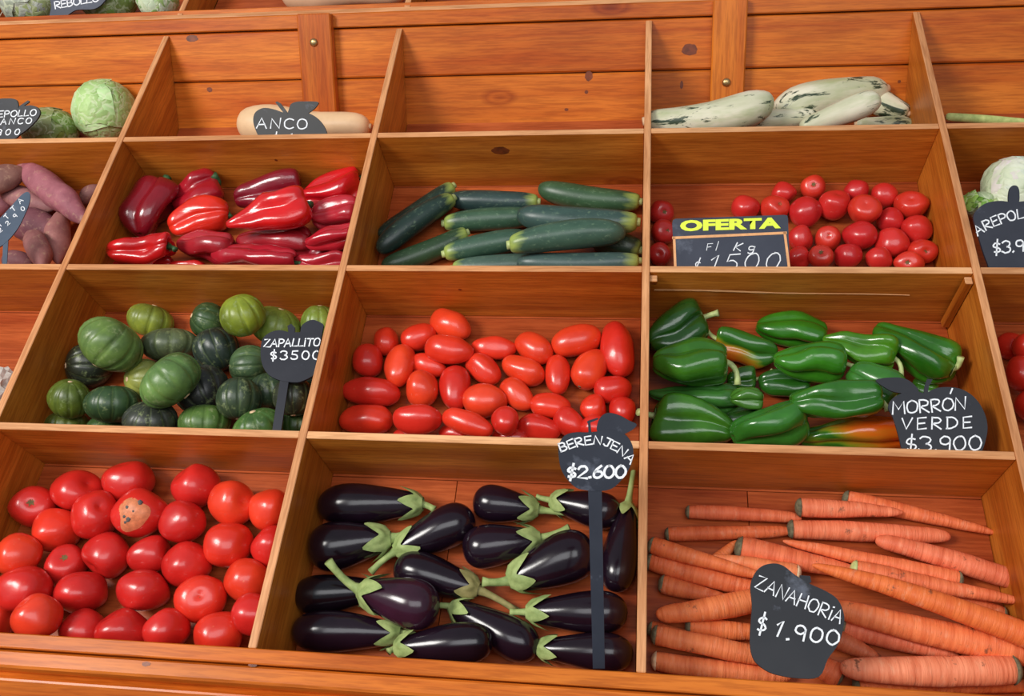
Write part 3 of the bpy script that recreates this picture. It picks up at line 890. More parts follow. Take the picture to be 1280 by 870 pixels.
Z_(215, 430, 70, 42, (86, 97, 68), 'flattened grey-green squash in the middle')
Z_(272, 437, 56, 55, DK, 'dark ribbed squash right of the flattened one', -20)
Z_(253, 489, 64, 59, (50, 52, 48), 'blackish speckled squash in the centre', -25)
Z_(300, 499, 56, 52, (52, 67, 48), 'dark green squash right of the blackish speckled one')
Z_(188, 525, 64, 44, (56, 60, 51), 'slate coloured squash at the front board')
Z_(214, 476, 78, 56, (92, 124, 65), 'bright green banded squash leaning up right', -45)
Z_(256, 527, 64, 46, (88, 120, 56), 'green squash lying at the front middle')
Z_(322, 533, 64, 44, (76, 112, 51), 'pale scratched green squash left of the stick foot', -20)
# green peppers: stem end, tip, width, stem
def G_(x0, y0, x1, y1, wd, stem, lab, prof='pepper', col=(52, 112, 30), **kw):
    add('green_pepper', (3, 1), (x0, y0, x1, y1, wd), lab, cat='pepper', group='green peppers', stem=stem, prof=prof, color=(col if 'kinds' in kw else s2l(*col)), **kw)
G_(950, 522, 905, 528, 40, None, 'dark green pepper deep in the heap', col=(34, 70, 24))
G_(1170, 486, 1140, 480, 30, None, 'small green pepper peeking above the black sign', col=(62, 118, 36))
G_(876, 398, 810, 430, 58, (898, 391), 'dark green pepper in the back left corner', col=(36, 82, 28))
G_(897, 424, 970, 444, 44, (882, 408), 'green pepper with an orange underside', kinds='turn', col=(0.25, 0.85, 0))
G_(1030, 424, 946, 406, 44, (1037, 421), 'wrinkled green pepper farthest back in the middle', col=(48, 112, 26))
G_(1188, 462, 1094, 414, 56, (1197, 450), 'large green pepper leaning by the right side', prof='pepper', col=(46, 106, 26))
G_(1117, 448, 1033, 424, 46, (1126, 472), 'bright green pepper with pointed left end', prof='pepper_taper', col=(74, 132, 30))
G_(944, 474, 908, 478, 32, (966, 462), 'small green pepper showing between the left ones', col=(56, 110, 30))
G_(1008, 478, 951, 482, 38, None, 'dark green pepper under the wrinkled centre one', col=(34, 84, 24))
G_(1114, 492, 1060, 462, 50, (1130, 512), 'green pepper behind the black sign leaf', col=(56, 116, 46))
G_(1050, 455, 966, 455, 44, (1066, 458), 'green pepper in the centre with star-shaped end', col=(50, 114, 28))
G_(922, 500, 812, 490, 36, None, 'long green pepper squeezed along the left divider', prof='pepper_taper', col=(52, 104, 46))
G_(952, 500, 914, 502, 30, (952, 494), 'green pepper stub with curled pale stem', col=(58, 104, 36))
G_(908, 454, 815, 454, 58, (922, 481), 'two-lobed green pepper at the left divider', col=(60, 118, 36))
G_(1094, 496, 992, 500, 54, (1110, 514), 'wrinkled glossy green pepper above the orange one', col=(46, 106, 30))
G_(818, 519, 918, 536, 62, (798, 515), 'big green pepper in the front left corner', col=(58, 112, 34))
G_(1005, 518, 918, 546, 58, (1032, 514), 'green pepper at the front with pale curled stem', col=(52, 114, 42))
G_(1131, 540, 1006, 546, 50, (1152, 530), 'orange and green ripening pepper at the front', kinds='turn', col=(0.5, 0.22, 0))
# red peppers
def R_(x0, y0, x1, y1, wd, stem, lab, col=(196, 30, 34), prof='pepper', **kw):
    add('red_pepper', (1, 2), (x0, y0, x1, y1, wd), lab, cat='pepper', group='red peppers', stem=stem, prof=prof, color=s2l(*col), **kw)
R_(204, 334, 132, 333, 28, None, 'red pepper sunk low in the front left corner', (196, 34, 36))
R_(256, 338, 204, 336, 28, None, 'red pepper sunk behind the middle of the front board', (206, 34, 30))
R_(440, 313, 386, 321, 24, None, 'pinkish red pepper pressed under the right ones', (178, 52, 70))
R_(200, 228, 166, 294, 56, None, 'dark red two-lobed pepper at the left divider', (134, 20, 34))
R_(272, 228, 216, 252, 46, (268, 226), 'red pepper at the back with green stem facing up', (176, 26, 42))
R_(376, 224, 298, 238, 46, (364, 231), 'dark maroon pepper at the back middle', (132, 22, 40))
R_(455, 222, 380, 246, 50, (454, 220), 'bright red pepper at the back right with peaked shoulder', (212, 24, 36))
R_(450, 266, 387, 274, 42, None, 'dull pinkish red pepper below the right back one', (190, 42, 56))
R_(442, 292, 382, 304, 30, None, 'small red pepper against the right divider', (192, 36, 50))
R_(212, 310, 135, 316, 36, (219, 312), 'red pepper at front left with dark green stem', (206, 28, 30))
R_(282, 264, 212, 280, 44, (287, 272), 'bright orange-red pepper left of the middle', (232, 48, 30))
R_(288, 314, 224, 304, 42, None, 'dull crumpled red pepper at the front', (176, 40, 50))
R_(386, 302, 296, 300, 40, (391, 306), 'veined maroon pepper lying below the brightest long one', (164, 34, 44))
R_(382, 256, 286, 282, 48, (388, 256), 'long bright red pepper in the middle', (220, 26, 28), prof='pepper_taper')
R_(366, 328, 266, 318, 36, None, 'glossy dark pink pepper at the front middle', (176, 32, 46))
R_(434, 328, 362, 328, 28, None, 'smooth red pepper in the front right corner', (178, 38, 50))
# zucchini
def K_(x0, y0, x1, y1, wd, lab, bend=0.0, col=(62, 84, 70)):
    add('zucchini', (2, 2), (x0, y0, x1, y1, wd), lab, cat='zucchini', group='zucchini', bend=bend, color=s2l(*col))
K_(800, 312, 740, 296, 33, 'zucchini end tucked at the right divider', 0, (54, 76, 58))
K_(566, 336, 690, 332, 30, 'zucchini lowest behind the front board in the middle', 0.03, (76, 100, 88))
K_(567, 232, 474, 296, 28, 'dark curved zucchini farthest left', 0.06, (36, 56, 48))
K_(567, 247, 473, 314, 30, 'second dark curved zucchini from the left', -0.07, (38, 58, 52))
K_(584, 291, 478, 334, 29, 'zucchini with scratches and yellow end at front left', 0.08, (50, 74, 48))
K_(672, 252, 560, 249, 28, 'dark zucchini at the back middle, blunt left end', 0.03, (48, 68, 66))
K_(555, 279, 668, 271, 29, 'zucchini with pale streaked left end in the middle', 0.02, (62, 92, 70))
K_(799, 252, 672, 235, 31, 'zucchini with bright yellow end at the back right', 0.07, (62, 92, 62))
K_(796, 278, 645, 269, 37, 'thick zucchini right of the middle', 0.05, (60, 84, 78))
K_(555, 317, 664, 296, 30, 'zucchini with pale left end near the front', 0.02, (64, 94, 76))
K_(798, 326, 645, 328, 29, 'slaty zucchini lying behind the front board at right', 0.04, (70, 92, 88))
K_(637, 306, 782, 290, 37, 'thick zucchini with streaked pale left tip', 0.06, (64, 92, 76))
# sweet potatoes
def S_(x0, y0, x1, y1, wd, lab, col=(157, 103, 102), bend=0.0):
    add('sweet_potato', (0, 2), (x0, y0, x1, y1, wd), lab, cat='sweet potato', group='sweet potatoes', bend=bend, color=s2l(*col))
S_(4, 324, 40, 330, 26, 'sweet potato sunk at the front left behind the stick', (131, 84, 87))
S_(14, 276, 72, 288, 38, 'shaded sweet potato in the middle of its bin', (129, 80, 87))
S_(104, 248, 134, 226, 22, 'sweet potato tip at the right divider', (141, 99, 94))
S_(-22, 266, 22, 250, 24, 'sweet potato behind the blue-grey sign', (148, 92, 99))
S_(4, 240, 64, 260, 32, 'pale pinkish sweet potato beside the sign tip', (159, 110, 109))
S_(-22, 236, 29, 213, 30, 'brownish sweet potato at the back left edge', (141, 101, 90))
S_(25, 209, 106, 276, 34, 'long pink sweet potato slanting across the back', (167, 103, 112), 0.05)
S_(76, 262, 72, 330, 30, 'lumpy upright sweet potato by the right divider', (171, 115, 109), -0.06)
S_(36, 288, 56, 336, 30, 'short rounded sweet potato at the front', (167, 112, 107), 0.06)
# striped squashes
def Q_(x0, y0, x1, y1, wd, lab, bend=0.0, **kw):
    add('striped', (3, 3), (x0, y0, x1, y1, wd), lab, cat='squash', group='striped cream squashes', bend=bend, **kw)
Q_(1140, 156, 1074, 154, 24, 'striped squash low in the right corner')
Q_(890, 154, 1020, 146, 32, 'greenish striped squash lying low in the middle', lift=0.045, fixed=True)
Q_(964, 128, 808, 152, 46, 'bent striped squash alone at the left end', 0.10)
Q_(1086, 112, 1130, 128, 32, 'striped squash end behind the largest one')
Q_(970, 140, 1104, 110, 52, 'largest striped squash resting on the others', 0.06, tol=0.14, fixed=True)
Q_(1096, 124, 1004, 160, 34, 'pale squash with brown blossom scar in front', 0.0, lift=0.085, tol=0.12, fixed=True, nrm=(EW * 0.5 + Vector((0, -1, 0)) * 0.5).normalized())
add('anco', (1, 3), (299, 156, 460, 158, 50), 'cream butternut squash behind the black apple sign', cat='squash', color=s2l(236, 200, 158))

settle()

# ------------------------------------------------------------------ building the vegetables
NAMES = {'tomato': 'tomato', 'plum': 'plum_tomato', 'eggplant': 'eggplant', 'carrot': 'carrot', 'zapallito': 'round_squash', 'green_pepper': 'green_pepper',
         'red_pepper': 'red_pepper', 'zucchini': 'zucchini', 'sweet_potato': 'sweet_potato', 'striped': 'striped_squash', 'anco': 'butternut_squash'}

def child_tube(name, parent, mw, wpts, radii, mat, seg=8, color=None):
    inv = mw.inverted()
    me = tube(name, [inv @ p for p in wpts], radii, seg)
    return link(name, me, mat, parent, mw.copy(), color)

def disc_child(name, parent, mw, pts_local, mat, thick=0.0006):
    me = bpy.data.meshes.new(name)
    me.from_pydata(pts_local[0], [], pts_local[1]); me.update()
    me.polygons.foreach_set('use_smooth', [True] * len(me.polygons))
    return link(name, me, mat, parent, mw.copy())

def build_round(it, k):
    c = it['c']; s = shape_at(it, c); rr = random.Random(k * 31 + 5)
    kind = it['kind']
    rx, ry = s['rx'], s['ry']; rz = 0.5 * (rx + ry)
    if kind == 'tomato':
        # stem pole somewhere on the body; body rotated inside its extents
        ax = Vector((rr.uniform(-1, 1), rr.uniform(-0.6, 1), rr.uniform(-0.9, 0.3)))
        if it.get('scar'): ax = Vector((rr.uniform(-0.2, 0.5), rr.uniform(-0.1, 0.6), 0.9))
        ax.normalize()
        q = Vector((-1, 0, 0)).rotation_difference(ax).to_matrix()
        fl = 0.86 + 0.1 * rr.random()
        S = Matrix.Diagonal((rx, ry, rz))
        def post(p, x, a):
            p = Vector((p.x * fl, p.y, p.z)); p = q @ p
            return Vector((p.x * rx, p.y * ry, p.z * rz)) * 1.03
        me = lathe('tomato', PROF['tomato'], 2.0, 1.0, 24, 20, rr.choice([0, 5, 6, 7]), 0.05, 0.7, (0, 0), 0.15, 1.6, k, post, (1.0, 0.25))
        mw = basis4(s['right'], s['up'], s['toward'], c)
        o = link('tomato', me, M['tomato'], None, mw, it['color'])
        if it.get('scar'):
            vs = []; fs = []
            pole = post(Vector((-0.86, 0, 0)), 0, 0)
            n = 12; nx = (q @ Vector((-1, 0, 0)))
            t1 = nx.orthogonal().normalized(); t2 = nx.cross(t1)
            vs.append(pole + nx * 0.0012)
            for j in range(n):
                a = 2 * math.pi * j / n; rad = rz * (0.26 if j % 2 else 0.11)
                vs.append(pole + nx * 0.0022 + (t1 * math.cos(a) + t2 * math.sin(a)) * rad)
            for j in range(n): fs.append((0, 1 + j, 1 + (j + 1) % n))
            disc_child('stem_scar', o, mw, (vs, fs), M['dark_scar'])
        if it.get('rot'):
            def cap(cx, cy, rad, h, mat, name):
                vs = []; fs = []; rings, n = 6, 36
                for i in range(rings + 1):
                    f = i / rings
                    for j in range(n):
                        a = 2 * math.pi * j / n
                        wob = 1 + (0.12 if rad > 0.01 else 0.06) * math.sin(3 * a + 1.2) + 0.05 * math.sin(5 * a)
                        x = cx + rad * f * wob * math.cos(a); y = cy + rad * f * wob * math.sin(a) * 1.15
                        # ride just outside the true skin
                        d = Vector((x / rx, y / ry, 0)); zz = math.sqrt(max(0.02, 1 - d.length_squared))
                        hit = bvh.ray_cast(Vector((x, y, 0.2)), Vector((0, 0, -1)))
                        z = hit[0].z if hit[0] else zz * rz
                        vs.append(Vector((x, y, z + h * (1 - f * f) + 0.0010 * (1 - f ** 8) + 0.0002)))
                for i in range(rings):
                    for j in range(n): fs.append((i * n + j, i * n + (j + 1) % n, (i + 1) * n + (j + 1) % n, (i + 1) * n + j))
                disc_child(name, o, mw, (vs, fs), mat)
            from mathutils.bvhtree import BVHTree
            bvh = BVHTree.FromPolygons([v.co.copy() for v in me.vertices], [tuple(p.vertices) for p in me.polygons])
            cap(-0.010, -0.001, 0.0215, 0.0002, M['rot'], 'rotten_patch')
            for dx, dy, rd in ((-0.0195, 0.010, 0.0026), (-0.0015, 0.017, 0.0036), (-0.0225, -0.004, 0.0024), (-0.0165, -0.0085, 0.0040), (-0.0205, -0.0125, 0.0022), (-0.0105, 0.004, 0.0018)):
                cap(dx, dy, rd, 0.0011, M['mould'], 'mould_spot')
        return o
    # ribbed round squash: short axis is the stem axis
    ang = math.radians(-it.get('ang', 0))
    e1 = s['right'] * math.cos(ang) + s['up'] * math.sin(ang)
    e2 = -s['right'] * math.sin(ang) + s['up'] * math.cos(ang)
    if rx < ry: rx, ry = ry, rx; e1, e2 = e2, -e1
    tilt = rr.uniform(-0.5, 0.5)
    X = (e2 * math.cos(tilt) + s['toward'] * math.sin(tilt)).normalized() * (1 if rr.random() < .5 else -1)
    Y = e1; Z = X.cross(Y).normalized()
    def post(p, x, a): return Vector((p.x * min(ry * 1.02, rx), p.y * rx, p.z * 0.5 * (rx + ry)))
    me = lathe('round_squash', PROF['squash_ball'], 2.0, 1.03, 80, 20, 10, 0.085, 0.22, (0, 0), 0.10, 1.2, k, post, (0.9, 1.0), phase=0.0)
    mw = basis4(X, Y, Z, c)
    o = link('round_squash', me, M['zapallito'], None, mw, it['color'])
    sr = rx * 0.13
    p0 = c + X * (-ry * 0.955); d = -X
    child_tube('stem_scar', o, mw, [p0, p0 + d * rx * 0.045], [sr * 1.1, sr * 0.85], M['crown_pale'], 9)
    return o

def build_long(it, k):
    c = it['c']; s = shape_at(it, c); rr = random.Random(k * 17 + 3)
    kind = it['kind']; R, H = s['r'], s['half']; L = 2 * H
    mw = basis4(s['ax'], s['y'], s['z'], c)
    bend = it.get('bend', 0) * H
    pk = it.get('prof', kind); pr = PROF[pk]
    nm = NAMES[kind]
    head = c - s['ax'] * H
    col = it.get('color')
    if kind == 'plum':
        # gentle shoulders, one end a little fuller
        sk = rr.uniform(-0.10, 0.10)
        me = lathe(nm, pr, L * 1.03, R * 1.03, 22, 18, rr.choice([0, 0, 3, 4]), 0.09, 0.8, (0, 0), 0.15, 1.4, k,
                   lambda p, x, a: Vector((p.x, p.y * (1 + sk * (x - 0.5) * 2), p.z * (1 + sk * (x - 0.5) * 2))))
        o = link(nm, me, M['tomato'], None, mw, col)
        sr = R * 0.11
        child_tube('stem_scar', o, mw, [head + s['ax'] * 0.003, head - s['ax'] * 0.0012], [sr * 1.5, sr], M['crown'], 8)
        return o
    if kind == 'eggplant':
        me = lathe(nm, pr, L, R, 28, 24, 0, 0, 1, (bend, 0), 0.05, 0.9, k)
        o = link(nm, me, M['eggplant'], None, mw, col)
        # calyx: five pointed lobes hugging the shoulders
        ph = rr.random() * 6.28; n = 60; rings = 6
        reach = [rr.uniform(0.75, 1.15) for _ in range(5)]
        P2 = smooth_profile(pr, 80)
        def rad_at(t): return min(P2[2:-2], key=lambda q: abs(q[0] - t))[1] * R
        vs = []; fs = []
        for i in range(rings + 1):
            f = i / rings
            for j in range(n):
                a = 2 * math.pi * j / n
                z5 = (a + ph) / (2 * math.pi) * 5
                lobe = abs((z5 % 1) - 0.5) * 2
                e = R * (0.26 + 0.85 * reach[int(z5) % 5] * max(0, (1 - lobe)) ** 1.1)
                x = -H - 0.001 + f * e
                t = max(0.0, (x + H) / L)
                r = rad_at(max(t, 0.02)) * (0.5 + 0.5 * min(1, f * 2.2)) + 0.0036 + 0.003 * f * f * (1 - lobe)
                xx = x - 0.003 * (1 - f)
                b = 4 * t * (1 - t)
                vs.append(Vector((xx, r * math.cos(a) + bend * b, r * math.sin(a))))
        for i in range(rings):
            for j in range(n): fs.append((i * n + j, i * n + (j + 1) % n, (i + 1) * n + (j + 1) % n, (i + 1) * n + j))
        me = bpy.data.meshes.new('calyx'); me.from_pydata(vs, [], fs)
        me.polygons.foreach_set('use_smooth', [True] * len(me.polygons)); me.update()
        gcol = s2l(160, 148, 100) if it.get('drystem') else s2l(164, 180, 118)
        cal = link('calyx', me, M['calyx'], o, mw.copy(), gcol)
        if it['stem']:
            d = raydir(*it['stem']); depth = (head - CAM).dot(CZ)
            end = CAM + d * (depth - 0.006)
        else: end = head - s['ax'] * R * 0.9
        dirv = (end - head)
        if dirv.length > 0.11: end = head + dirv.normalized() * 0.11
        m1 = head - s['ax'] * dirv.length * 0.35
        pts = []
        a0 = head + s['ax'] * 0.006
        for q in range(7):
            t = q / 6
            pts.append(a0 * (1 - t) ** 2 + m1 * 2 * t * (1 - t) + end * t * t)
        rad = [R * 0.40, R * 0.25, R * 0.18, R * 0.16, R * 0.15, R * 0.15, R * 0.19]
        st = child_tube('stem', cal, mw, pts, rad, M['calyx'], 9, gcol)
        return o
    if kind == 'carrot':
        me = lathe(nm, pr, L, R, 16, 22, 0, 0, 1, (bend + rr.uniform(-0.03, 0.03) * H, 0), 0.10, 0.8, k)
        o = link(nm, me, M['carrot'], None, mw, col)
        cr = it.get('crown')
        if cr:
            m = {'dark': M['crown'], 'pale': M['crown_pale'], 'green': M['stem_green']}[cr]
            a = s['ax']
            child_tube('crown', o, mw, [head + a * R * 0.30, head + a * R * 0.02, head - a * R * 0.14, head - a * R * 0.22],
                       [R * 1.0, R * 0.80, R * 0.55, R * 0.28], m, 12)
        return o
    if kind == 'zucchini':
        me = lathe(nm, pr, L, R, 20, 22, 6, 0.035, 1, (bend, 0), 0.05, 0.8, k)
        o = link(nm, me, M['zucchini'], None, mw, col)
        a = s['ax']
        child_tube('stem_stub', o, mw, [head + a * 0.006, head - a * 0.005], [R * 0.34, R * 0.30], M['stem_green'], 8)
        return o
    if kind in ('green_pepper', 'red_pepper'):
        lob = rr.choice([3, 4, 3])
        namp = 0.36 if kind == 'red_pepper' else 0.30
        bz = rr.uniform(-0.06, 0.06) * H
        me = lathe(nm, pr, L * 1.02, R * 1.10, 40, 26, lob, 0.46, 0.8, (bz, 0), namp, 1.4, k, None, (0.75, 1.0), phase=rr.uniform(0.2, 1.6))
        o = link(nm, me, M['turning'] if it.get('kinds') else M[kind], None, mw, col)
        a = s['ax']; base = head + a * L * 0.07
        sm = M['stem_green'] if kind == 'green_pepper' else M['stem_dark']
        n = 12; vs = [Vector((-H + L * 0.05, 0, 0))]; fs = []
        for j in range(n):
            an = 2 * math.pi * j / n; r_ = R * (0.40 if j % 2 else 0.30)
            vs.append(Vector((-H - 0.0005 + L * 0.015, r_ * math.cos(an), r_ * math.sin(an))))
        for j in range(n): fs.append((0, 1 + j, 1 + (j + 1) % n))
        cal = disc_child('calyx', o, mw, (vs, fs), sm)
        if it['stem']:
            depth = (head - CAM).dot(CZ)
            end = CAM + raydir(*it['stem']) * (depth - 0.008)
        else: end = head - a * R * 0.5
        if (end - base).length < R * 0.55: end = base + (end - base).normalized() * R * 0.7 if (end - base).length > 1e-4 else base - a * R * 0.7
        if (end - base).length > 0.075: end = base + (end - base).normalized() * 0.075
        m1 = base - a * (end - base).length * 0.6
        pts = [base * (1 - t) ** 2 + m1 * 2 * t * (1 - t) + end * t * t for t in [q / 6 for q in range(7)]]
        r0 = R * 0.13 if kind == 'green_pepper' else R * 0.17
        child_tube('stem', o, mw, pts, [r0 * 1.5, r0 * 1.1, r0, r0 * 0.95, r0 * 0.95, r0, r0 * 1.25], sm, 8)
        return o
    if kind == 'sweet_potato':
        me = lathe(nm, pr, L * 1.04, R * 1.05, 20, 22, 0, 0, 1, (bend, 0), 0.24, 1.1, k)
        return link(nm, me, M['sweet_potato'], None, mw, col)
    if kind == 'striped':
        me = lathe(nm, pr, L, R, 24, 24, 8, 0.03, 1, (bend, 0), 0.07, 0.8, k)
        o = link(nm, me, M['striped'], None, mw)
        tip = c + s['ax'] * H; a = s['ax']
        child_tube('stem_stub', o, mw, [tip - a * 0.006, tip + a * 0.004], [R * 0.30, R * 0.22], M['crown_pale'], 8)
        return o
    me = lathe(nm, pr, L, R, 24, 24, 0, 0, 1, (0, 0), 0.04, 0.8, k)
    o = link(nm, me, M['anco'], None, mw, col)
    tip = c + s['ax'] * H; a = s['ax']
    child_tube('stem_stub', o, mw, [tip - a * 0.008, tip + a * 0.003], [R * 0.16, R * 0.14], M['crown_pale'], 8)
    return o

for k, it in enumerate(ITEMS):
    o = build_round(it, k) if len(it['geo']) == 4 else build_long(it, k)
    o.name = NAMES[it['kind']] if it['kind'] in NAMES else it['kind']
    finish(o, it['label'], it['cat'], it.get('group'))

# ------------------------------------------------------------------ leafy things
def crinkle_ball(name, r, seed, amp=0.06, sq=(1, 1, 1)):
    bm = bmesh.new(); bmesh.ops.create_icosphere(bm, subdivisions=4, radius=1.0)
    off = Vector((seed * 3.7, seed * 1.3, 0))
    for v in bm.verts:
        p = v.co.copy()
        h = 1 + amp * noise.noise(p * 2.1 + off) + amp * 0.4 * noise.noise(p * 6 + off)
        v.co = Vector((p.x * sq[0], p.y * sq[1], p.z * sq[2])) * r * h
    for f in bm.faces: f.smooth = True
    me = bpy.data.meshes.new(name); bm.to_mesh(me); bm.free(); return me

def leaf_shell(name, r, seed, span=1.25, lift=0.06, ruffle=0.05, sq=(1, 1, 1)):
    """a wrapping leaf: patch of a slightly larger ball with a wavy free edge that turns outward"""
    rr = random.Random(seed); n, m = 14, 18
    vs = []; fs = []
    ph = rr.random() * 6
    for i in range(n + 1):
        f = i / n
        for j in range(m):
            a = 2 * math.pi * j / m
            th = f * span * (1 + 0.16 * math.sin(3 * a + ph) + 0.08 * math.sin(7 * a))
            rad = r * (1.03 + lift * f ** 3 + ruffle * f ** 4 * math.sin(9 * a + ph))
            p = Vector((math.sin(th) * math.cos(a), math.sin(th) * math.sin(a), math.cos(th)))
            p += nvec(p * 5 + Vector((seed, 0, 0))) * 0.025
            vs.append(Vector((p.x * sq[0], p.y * sq[1], p.z * sq[2])) * rad)
    for i in range(n):
        for j in range(m): fs.append((i * m + j, (i + 1) * m + j, (i + 1) * m + (j + 1) % m, i * m + (j + 1) % m))
    me = bpy.data.meshes.new(name); me.from_pydata(vs, [], fs)
    me.polygons.foreach_set('use_smooth', [True] * len(me.polygons)); me.update(); return me

def cabbage(cx, cy, w, h, c, col, label, seed, leaves=5, group='cabbages', light=None):
    right, up, tow = view_basis(c)
    px = (c - CAM).dot(CZ) / FPX
    sq = (w / 2 * px, h / 2 * px, (w + h) / 4 * px)
    r = 1.0
    mw = basis4(right, up, tow, c)
    o = link('cabbage', crinkle_ball('cabbage', 0.97, seed, 0.05, sq), M['leaf'], None, mw, col)
    rr = random.Random(seed)
    for k in range(leaves):
        d = Vector((rr.uniform(-1, 1), rr.uniform(-1, 0.9), rr.uniform(0.0, 1))).normalized()
        q = Vector((0, 0, 1)).rotation_difference(d).to_matrix()
        me = leaf_shell('leaf', 0.97 + 0.012 * k, seed * 10 + k, 1.15 + 0.2 * rr.random(), 0.05, 0.03)
        for v in me.vertices:
            p = q @ v.co; v.co = Vector((p.x * sq[0], p.y * sq[1], p.z * sq[2]))
        lc = light if (light and k % 2) else col
        link('leaf', me, M['leaf'], o, mw.copy(), tuple(x * rr.uniform(0.85, 1.12) for x in lc))
    finish(o, label, 'cabbage', group)
    return o

def bin_point(x, y, w): return FRAME @ on_w(x, y, w)
cabbage(131, 139, 74, 74, bin_point(131, 139, -0.085), s2l(176, 200, 138), 'pale green cabbage beside the white-cabbage sign and divider', 3, 5, light=s2l(206, 220, 170))
cabbage(62, 162, 66, 52, bin_point(62, 162, -0.10), s2l(150, 162, 96), 'olive cabbage half hidden by the white-cabbage sign', 5, 4)
def upper_point(x, y, dv): return on_plane(x, y, O2 + Vector((0, dv, 0)), wn)
cabbage(40, 2, 72, 60, upper_point(40, 2, 0.085), s2l(146, 162, 106), 'wrapped cabbage at the upper left on the top tier', 7, 4, light=s2l(186, 184, 170))
cabbage(136, -2, 70, 58, upper_point(136, -2, 0.085), s2l(140, 160, 92), 'cabbage right of the blue-grey sign on the top tier', 8, 4)
cabbage(196, -4, 50, 56, upper_point(196, -4, 0.075), s2l(176, 200, 138), 'pale cabbage beside the top tier divider', 9, 4, light=s2l(222, 226, 204))
cabbage(880, -22, 70, 52, upper_point(880, -22, 0.085), s2l(210, 214, 196), 'whitish cabbage at the top edge above the right post', 11, 3)

# butternut on the top tier
def simple_long(kind, name, a, b, wd, plane_p, plane_n, mat, col, label, cat, seed, namp=0.05):
    A = on_plane(*a, plane_p, plane_n); B = on_plane(*b, plane_p, plane_n)
    c = (A + B) / 2; px = (c - CAM).dot(CZ) / FPX
    X = (B - A).normalized(); tow = (CAM - c).normalized(); Z = (tow - X * tow.dot(X)).normalized(); Y = Z.cross(X)
    me = lathe(name, PROF[kind], (B - A).length, wd / 2 * px, 24, 22, 0, 0, 1, (0, 0), namp, 0.9, seed)
    mw = basis4(X, Y, Z, c)
    o = link(name, me, mat, None, mw, col)
    finish(o, label, cat)
    return o, mw, X, (B - A).length, wd / 2 * px
o, mw, X, Ln, Rr = simple_long('anco', 'butternut_squash', (352, -10), (508, -12), 52, O2 + Vector((0, 0.09, 0)), wn, M['anco'], s2l(232, 186, 150), 'pinkish butternut squash lying on the top tier', 'squash', 77)

# celery stalk on the right of the top row
o, mw, X, Ln, Rr = simple_long('carrot_blunt', 'celery_stalk', (1182, 146), (1300, 154), 11, FRAME @ on_w(1230, 150, -0.115), EW, M['calyx'], s2l(204, 214, 140), 'pale green stalk lying alone in the right bin', 'celery', 78)

# white-ribbed chard/leaf heads in the bin on the right
cw = bin_point(1268, 236, -0.07)
cabbage(1268, 240, 74, 76, cw, s2l(238, 240, 228), 'white-ribbed cabbage head behind the right-hand black sign', 13, 5, light=s2l(232, 236, 224))
def leafy(cx, cy, w, h, wv, label):
    c = bin_point(cx, cy, wv); right, up, tow = view_basis(c); px = (c - CAM).dot(CZ) / FPX
    root = link('lettuce', crinkle_ball('lettuce', 0.8, 21, 0.15, (w / 2 * px, h / 2 * px, h / 2 * px)), M['leaf'], None, basis4(right, up, tow, c), s2l(206, 218, 190))
    rr = random.Random(4)
    for k in range(9):
        me = leaf_shell('leaf', 0.42, 300 + k, 1.3, 0.3, 0.22)
        d = Vector((rr.uniform(-0.8, 0.8), rr.uniform(0.1, 1), rr.uniform(0.2, 1))).normalized()
        q = Vector((0, 0, 1)).rotation_difference(d).to_matrix(); of = Vector((-0.6 + 1.2 * k / 8, 0.25 - 0.5 * k / 8 + rr.uniform(-.1, .15), 0.45))
        for v in me.vertices:
            p = q @ v.co + of; v.co = Vector((p.x * w / 2 * px, p.y * h / 2 * px, p.z * h / 2 * px))
        link('leaf', me, M['leaf'], root, PW[root.name].copy(), s2l(*rr.choice([(150, 190, 84), (122, 172, 66), (196, 214, 150)])))
    finish(root, label, 'lettuce')
leafy(1226, 258, 44, 46, -0.075, 'frilly green leafy head between divider and right-hand sign')

# crumpled newspaper in the nearly empty bin on the left
c = bin_point(-14, 486, -0.105)
right, up, tow = view_basis(c)
me = crinkle_ball('newspaper', 0.042, 31, 0.5, (1.15, 1.0, 0.8))
for p in me.polygons: p.use_smooth = False
finish(link('crumpled_newspaper', me, M['newspaper'], None, basis4(right, up, tow, c)), 'crumpled newspaper at the left edge in the empty bin', 'newspaper')

